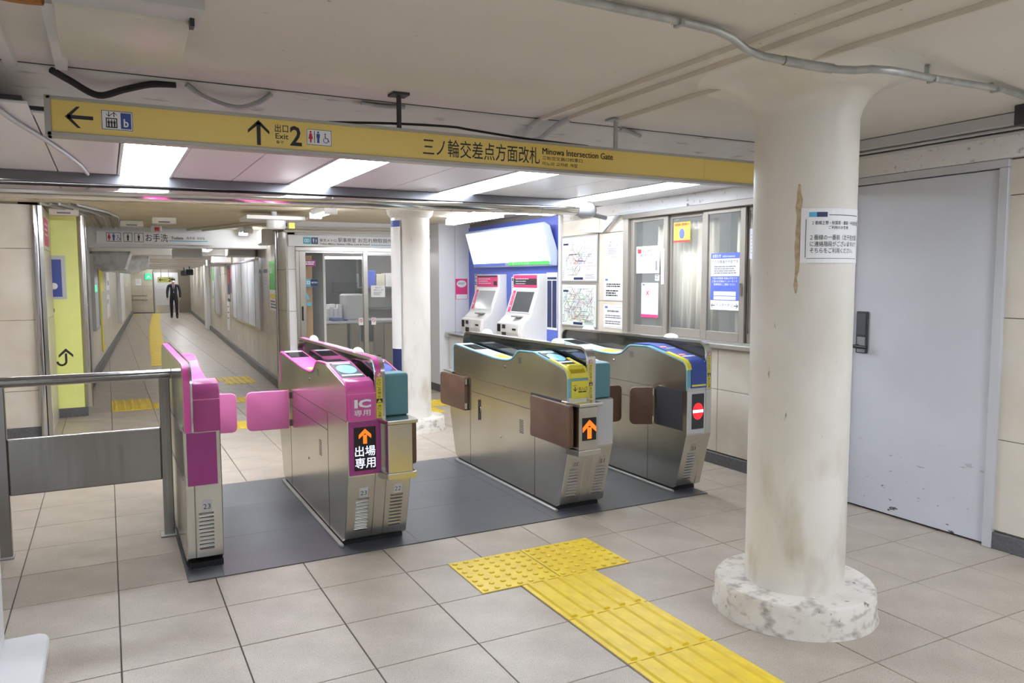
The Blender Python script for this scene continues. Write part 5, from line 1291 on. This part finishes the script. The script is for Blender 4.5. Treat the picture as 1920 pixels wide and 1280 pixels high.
board('wall_notice', 'middle white notice with bold text between the maps and the window', 'notice', 6.243, 5.92, 1.29, 1.512, M_paper, [hdr, ('lettering', M_ink, rows(2, .15, .9, .72, .54, .6, .15, 7)), ('lettering', M_ink, rows(3, .12, .8, .44, .14, .6, .25, 8)), ('rules', M_pprint, rc((.3, .88, .95, .90), (.05, .04, .95, .06)))], FR)
board('wall_notice', 'bottom white notice with thin text between the maps and the window', 'notice', 6.243, 5.92, 1.022, 1.247, M_paper, [hdr, ('lettering', M_print, rows(1, .2, .8, .76, .68, .9, 0, 9)), ('lettering', M_ink, rows(2, .1, .92, .55, .38, .4, .1, 10)), ('lettering', M_ink, rows(2, .1, .92, .3, .12, .4, .1, 12)), ('rules', M_pprint, rc((.3, .88, .95, .90), (.05, .04, .95, .06)))], FR)

# ================================================================== OFFICE WINDOW IN THE RIGHT WALL
struct('wall_booth', MB().box(6.0, 6.1, 3.6, 6.4, 0, 2.5).box(4.52, 6.0, 3.6, 3.66, 0, 2.5).box(4.52, 6.0, 6.3, 6.4, 0, 2.5).box(4.52, 6.1, 3.6, 6.4, -.1, 0), MATS['office_wall'])
struct('ceiling', B(4.52, 6.1, 3.6, 6.4, 2.4, 2.5), M_white)
batten('booth_fill_light', 'fluorescent tube added inside the staff booth to light the curtains', 5.3, 4.95, 2.398, 1.25, PI / 2, M_offlamp, tubes=1)  # tube added inside the booth so the curtains are lit
w1 = thing('window_1', 'wide sliding staff window in the right wall', 'window', (XR, 4.9, .97), kind='structure')
X0, X1 = XR - .03, XR + .07
B(X0, X1, 5.82, 5.90, .965, 2.085).build('jamb', M_taupe, w1, bevel=.004); B(X0, X1, 3.95, 4.0, .965, 2.085).build('jamb', M_taupe, w1, bevel=.004)
B(X0 - .01, X1, 3.95, 5.90, 2.045, 2.095).build('head', M_taupe, w1, bevel=.004)
B(X0 - .035, X1, 3.95, 5.91, .945, .985).build('sill', M_taupe, w1, bevel=.006)
B(X0 - .01, X1, 3.95, 5.90, .985, 1.0).build('track', M_alu, w1)
def sash(y0, y1, xo, stl=.055):
    s_ = B(XR + xo, XR + xo + .022, y0, y0 + stl, 1.0, 2.045).build('sash', M_taupe, w1, bevel=.003)
    B(XR + xo, XR + xo + .022, y1 - stl, y1, 1.0, 2.045).build('stile', M_taupe, s_, bevel=.003)
    B(XR + xo, XR + xo + .022, y0 + stl, y1 - stl, 1.0, 1.075).build('bottom_rail', M_taupe, s_, bevel=.003)
    B(XR + xo, XR + xo + .022, y0 + stl, y1 - stl, 2.01, 2.045).build('top_rail', M_taupe, s_, bevel=.003)
    B(XR + xo + .009, XR + xo + .013, y0 + stl, y1 - stl, 1.075, 2.01).build('pane', M_glass, s_)
sash(5.29, 5.82, .0); sash(4.83, 5.32, .028); sash(4.37, 4.84, .0); sash(4.0, 4.42, .028)
B(XR - .012, XR + .002, 4.39, 4.41, 1.36, 1.46).build('sash_lock', M_chrome, w1, bevel=.003)
def curtain(y0, y1, z0, z1, X, label, amp=.03, n=60, waves=9, seed=1):
    r = random.Random(seed); vs = []; fs = []
    ph = [r.random() * 6 for _ in range(4)]
    for i in range(n + 1):
        y = y0 + (y1 - y0) * i / n; s_ = i / n
        d = amp * (math.sin(s_ * waves * 2 * PI + ph[0]) + .5 * math.sin(s_ * waves * 1.37 * 2 * PI + ph[1]))
        for j, z in enumerate((z0, (z0 + z1) / 2, z1)):
            vs.append((X + d * (1 - .25 * j), y + .004 * math.sin(j * 2 + s_ * 20), z))
    for i in range(n):
        for j in range(2): a = i * 3 + j; fs.append((a, a + 3, a + 4, a + 1))
    m = MB(); m.add(vs, fs); o = m.build('curtain', M_cream, smooth=True, angle=80, label=label, cat='curtain', group='cream curtains')
    md = o.modifiers.new('thick', 'SOLIDIFY'); md.thickness = .004
curtain(5.64, 5.30, .98, 1.98, XR + .17, 'cream curtain behind the leftmost window pane', seed=1, waves=5)
curtain(5.28, 4.80, 1.02, 1.99, XR + .15, 'cream curtain behind the pane with the yellow sticker', seed=2, waves=8)
curtain(4.66, 4.30, .9, 2.0, XR + .19, 'cream curtain behind the blue and white information poster', seed=3, waves=5)
FW = Face.x(XR + .0085)
FW2 = Face.x(XR + .0365)
board('window_poster', 'white paper with red square heading on the leftmost window pane', 'poster', 5.732, 5.405, 1.545, 1.788, M_paper, [('red_square', M_red, rc((.05, .74, .22, .9))), ('lettering', M_ink, tx('運中定期券は', .26, .76, .72, .88)), ('lettering', M_ink, tx('購入予約が便利です', .18, .6, .95, .72)), ('text_rows', M_pprint, rows(4, .5, .85, .55, .25, .3)), ('figure', M_grey, rc((.84, .1, .93, .45)))], FW)
board('window_sticker', 'tiny white sticker under the red-headed paper', 'sticker', 5.459, 5.40, 1.478, 1.531, M_paper, [('marks', M_print, rows(2))], FW)
board('window_poster', 'white paper with a red cross and pink footer on the leftmost pane', 'poster', 5.654, 5.413, 1.148, 1.459, M_paper, [('pink_footer', M_pinkp, rc((0, 0, 1, .09))), ('red_cross', M_red, lambda q, u0, v0, u1, v1: [q.line((u0 + (u1 - u0) * .3, v0 + (v1 - v0) * .78), (u0 + (u1 - u0) * .46, v0 + (v1 - v0) * .64), .008), q.line((u0 + (u1 - u0) * .46, v0 + (v1 - v0) * .78), (u0 + (u1 - u0) * .3, v0 + (v1 - v0) * .64), .008)]), ('text_rows', M_pprint, rows(3, .1, .9, .6, .45, .3)), ('picture', M_cream, rc((.1, .2, .5, .4))), ('logo', M_blueP, rc((.08, .92, .2, .97)))], FW)
board('window_strip', 'narrow vertical white label on the window mullion', 'label', 5.365, 5.325, 1.449, 1.757, M_paper, [('marks', M_print, lambda q, u0, v0, u1, v1: q.vtext('駅係員呼出', u0 + (u1 - u0) * .25, v1 - .02, (u1 - u0) * .5, .26))], Face.x(XR - .001))
board('window_poster', 'square yellow sticker with red footer at the top of the second pane', 'sticker', 5.245, 5.035, 1.806, 1.975, M_ycover, [('red_footer', M_red, rc((0, 0, 1, .1))), ('heading', M_orange, rows(1, .05, .95, .95, .78, .8, 0)), ('blue_shape', M_blueP, lambda q, u0, v0, u1, v1: q.disc(u0 + (u1 - u0) * .5, v0 + (v1 - v0) * .42, .035, .045, 16))], FW2)
board('window_poster', 'tall blue and white information poster with two arrows on the third pane', 'poster', 4.745, 4.43, 1.248, 1.698, M_paper,
      [('blue_fields', M_blueP, rc((0, .90, 1, 1), (0, .17, 1, .595))), ('lettering', M_ink, tx('ただ今係員が不在です', .04, .815, .96, .875)), ('lettering', M_print, rows(4, .12, .9, .77, .62, .45, .2, 21)), ('arrows', M_ink, lambda q, u0, v0, u1, v1: [arrow(q, u0 + .03, v0 + .035, .045, .006, PI, .4), arrow(q, u1 - .03, v0 + .035, .045, .006, 0, .4), q.text('インターホン', u0 + .065, v0 + .03, u1 - .065, v0 + .052)])], FW)
o = bpy.data.objects[-1] if False else None
q = Print(FW, .0062); a_, b_ = -4.745, -4.43; w_ = b_ - a_
q.text('お知らせ', a_ + w_ * .06, 1.66, a_ + w_ * .36, 1.69, .015); q.text('information', a_ + w_ * .42, 1.663, a_ + w_ * .85, 1.68)
q.text('下記の時間帯 係員は不在です', a_ + w_ * .06, 1.49, a_ + w_ * .94, 1.508, .012); q.text('ご用のお客様はインターホンで', a_ + w_ * .06, 1.466, a_ + w_ * .94, 1.484, .012); q.text('駅事務室にご連絡ください', a_ + w_ * .12, 1.442, a_ + w_ * .88, 1.46, .012)
q.rect(a_ + w_ * .12, 1.362, a_ + w_ * .90, 1.395); q.rect(a_ + w_ * .12, 1.33, a_ + w_ * .90, 1.357)
ipo = [x for x in bpy.data.objects if x.get('label', '').startswith('tall blue and white information')][0]
q.build('white_lettering', M_paper, ipo)
board('window_poster', 'white paper on the rightmost pane beside the near column', 'poster', 4.36, 4.20, 1.645, 1.873, M_paper, [('logo', M_blueP, rc((.4, .88, .6, .96))), ('text_rows', M_pprint, rows(6, .1, .9, .8, .1, .2))], Face.x(XR + .0365))

# ================================================================== PERSON WALKING IN THE CORRIDOR
pm = thing('person', 'person in dark suit and tie wearing a white mask, walking down the corridor', 'person', C3(1.55, 21.9, 0))
def skin(name, verts, edges, radii, m, parent, sub=1):
    me = bpy.data.meshes.new(name); me.from_pydata(verts, edges, []); o = bpy.data.objects.new(name, me); COL.objects.link(o)
    md = o.modifiers.new('s', 'SKIN'); md.use_smooth_shade = True
    for i, sv in enumerate(me.skin_vertices[0].data): sv.radius = (radii[i], radii[i]) if not isinstance(radii[i], tuple) else radii[i]
    me.skin_vertices[0].data[0].use_root = True
    ss = o.modifiers.new('u', 'SUBSURF'); ss.levels = sub; ss.render_levels = sub
    dg = bpy.context.evaluated_depsgraph_get(); nm = bpy.data.meshes.new_from_object(o.evaluated_get(dg)); bpy.data.objects.remove(o)
    nm.name = name; nm.materials.clear(); nm.materials.append(m)
    o = bpy.data.objects.new(name, nm); COL.objects.link(o); nm.polygons.foreach_set('use_smooth', [True] * len(nm.polygons))
    return o
PMx = CM @ Matrix.Translation((1.57, 21.95, 0)) @ Matrix.Scale(1.56 / 1.74, 4)
def PV(x, y, z): return tuple(PMx @ Vector((x, y, z)))
vz = [(0, 0, .92), (0, 0, 1.08), (0, -.005, 1.28), (0, -.01, 1.42), (0, -.02, 1.50), (0, -.035, 1.60), (0, -.035, 1.68),
      (.19, -.005, 1.40), (.245, .02, 1.14), (.245, -.06, .92), (.24, -.08, .83),
      (-.19, -.005, 1.40), (-.245, -.03, 1.14), (-.25, -.13, .95), (-.245, -.16, .86),
      (.095, 0, .86), (.10, -.09, .48), (.10, -.07, .09), (.105, -.20, .045),
      (-.095, 0, .86), (-.10, .03, .48), (-.10, .18, .12), (-.105, .08, .05)]
ed = [(0, 1), (1, 2), (2, 3), (3, 4), (4, 5), (5, 6), (3, 7), (7, 8), (8, 9), (9, 10), (3, 11), (11, 12), (12, 13), (13, 14), (0, 15), (15, 16), (16, 17), (17, 18), (0, 19), (19, 20), (20, 21), (21, 22)]
rr = [(.155, .11), (.145, .105), (.165, .11), (.12, .09), .052, (.078, .095), (.062, .08), .068, .056, .044, .036, .068, .056, .044, .036, .088, .07, .05, .042, .088, .07, .05, .042]
k_ = 1.56 / 1.74
bd = skin('body', [PV(*p) for p in vz], ed, [tuple(a * k_ for a in r) if isinstance(r, tuple) else r * k_ for r in rr], M_suit, pm, 2)
bd.data.materials.append(M_skin); bd.data.materials.append(M_shoe)
inv = PMx.inverted()
for f in bd.data.polygons:
    c = inv @ f.center
    if c.z > 1.475 and abs(c.x) < .13: f.material_index = 1
    elif c.z < .90 and abs(c.x) > .19 and c.z > .7: f.material_index = 1
    elif c.z < .085: f.material_index = 2
par(bd, pm)
MP = MB(PMx)
MB(PMx).ellipsoid((0, -.028, 1.665), .082, .098, .075, 14, 8).build('hair', M_hair, pm, smooth=True)
MB(PMx).ellipsoid((0, -.12, 1.575), .055, .032, .042, 12, 8).build('face_mask', M_white, pm, smooth=True)
MB(PMx).prism([(-.055, 1.46), (.055, 1.46), (.045, 1.30), (.012, 1.10), (-.012, 1.10), (-.045, 1.30)], -.128, -.112, 'y').build('shirt', M_shirt, pm)
MB(PMx).prism([(-.018, 1.45), (.018, 1.45), (.026, 1.20), (0, 1.12), (-.026, 1.20)], -.136, -.127, 'y').build('tie', M_tie, pm)
for s_ in (-1, 1):
    MB(PMx).ellipsoid((s_ * .032, -.125, 1.625), .012, .008, .006, 8, 6).build('eye', M_hair, pm)
    MB(PMx).ellipsoid((s_ * .082, -.03, 1.605), .012, .02, .028, 8, 6).build('ear', M_skin, pm, smooth=True)
    MB(PMx).prism([(s_ * .055, 1.47), (s_ * .085, 1.42), (s_ * .05, 1.28), (s_ * .015, 1.10), (s_ * .03, 1.30)], -.132, -.118, 'y').build('lapel', M_suit, pm)
    hx, hy, hz_ = (.24, -.08, .83) if s_ > 0 else (-.245, -.16, .86)
    for j in range(4):
        MB(PMx).tube([(hx - .004, hy - .026 + .017 * j, hz_ - .02), (hx - .006 * s_, hy - .028 + .017 * j, hz_ - .06), (hx - .016 * s_, hy - .028 + .017 * j, hz_ - .088 + .006 * abs(j - 1.5))], [.0095, .0085, .007], 6).build('finger', M_skin, pm, smooth=True)
    MB(PMx).tube([(hx - .01 * s_, hy - .03, hz_), (hx - .025 * s_, hy - .048, hz_ - .025), (hx - .03 * s_, hy - .05, hz_ - .05)], [.011, .01, .008], 6).build('thumb', M_skin, pm, smooth=True)
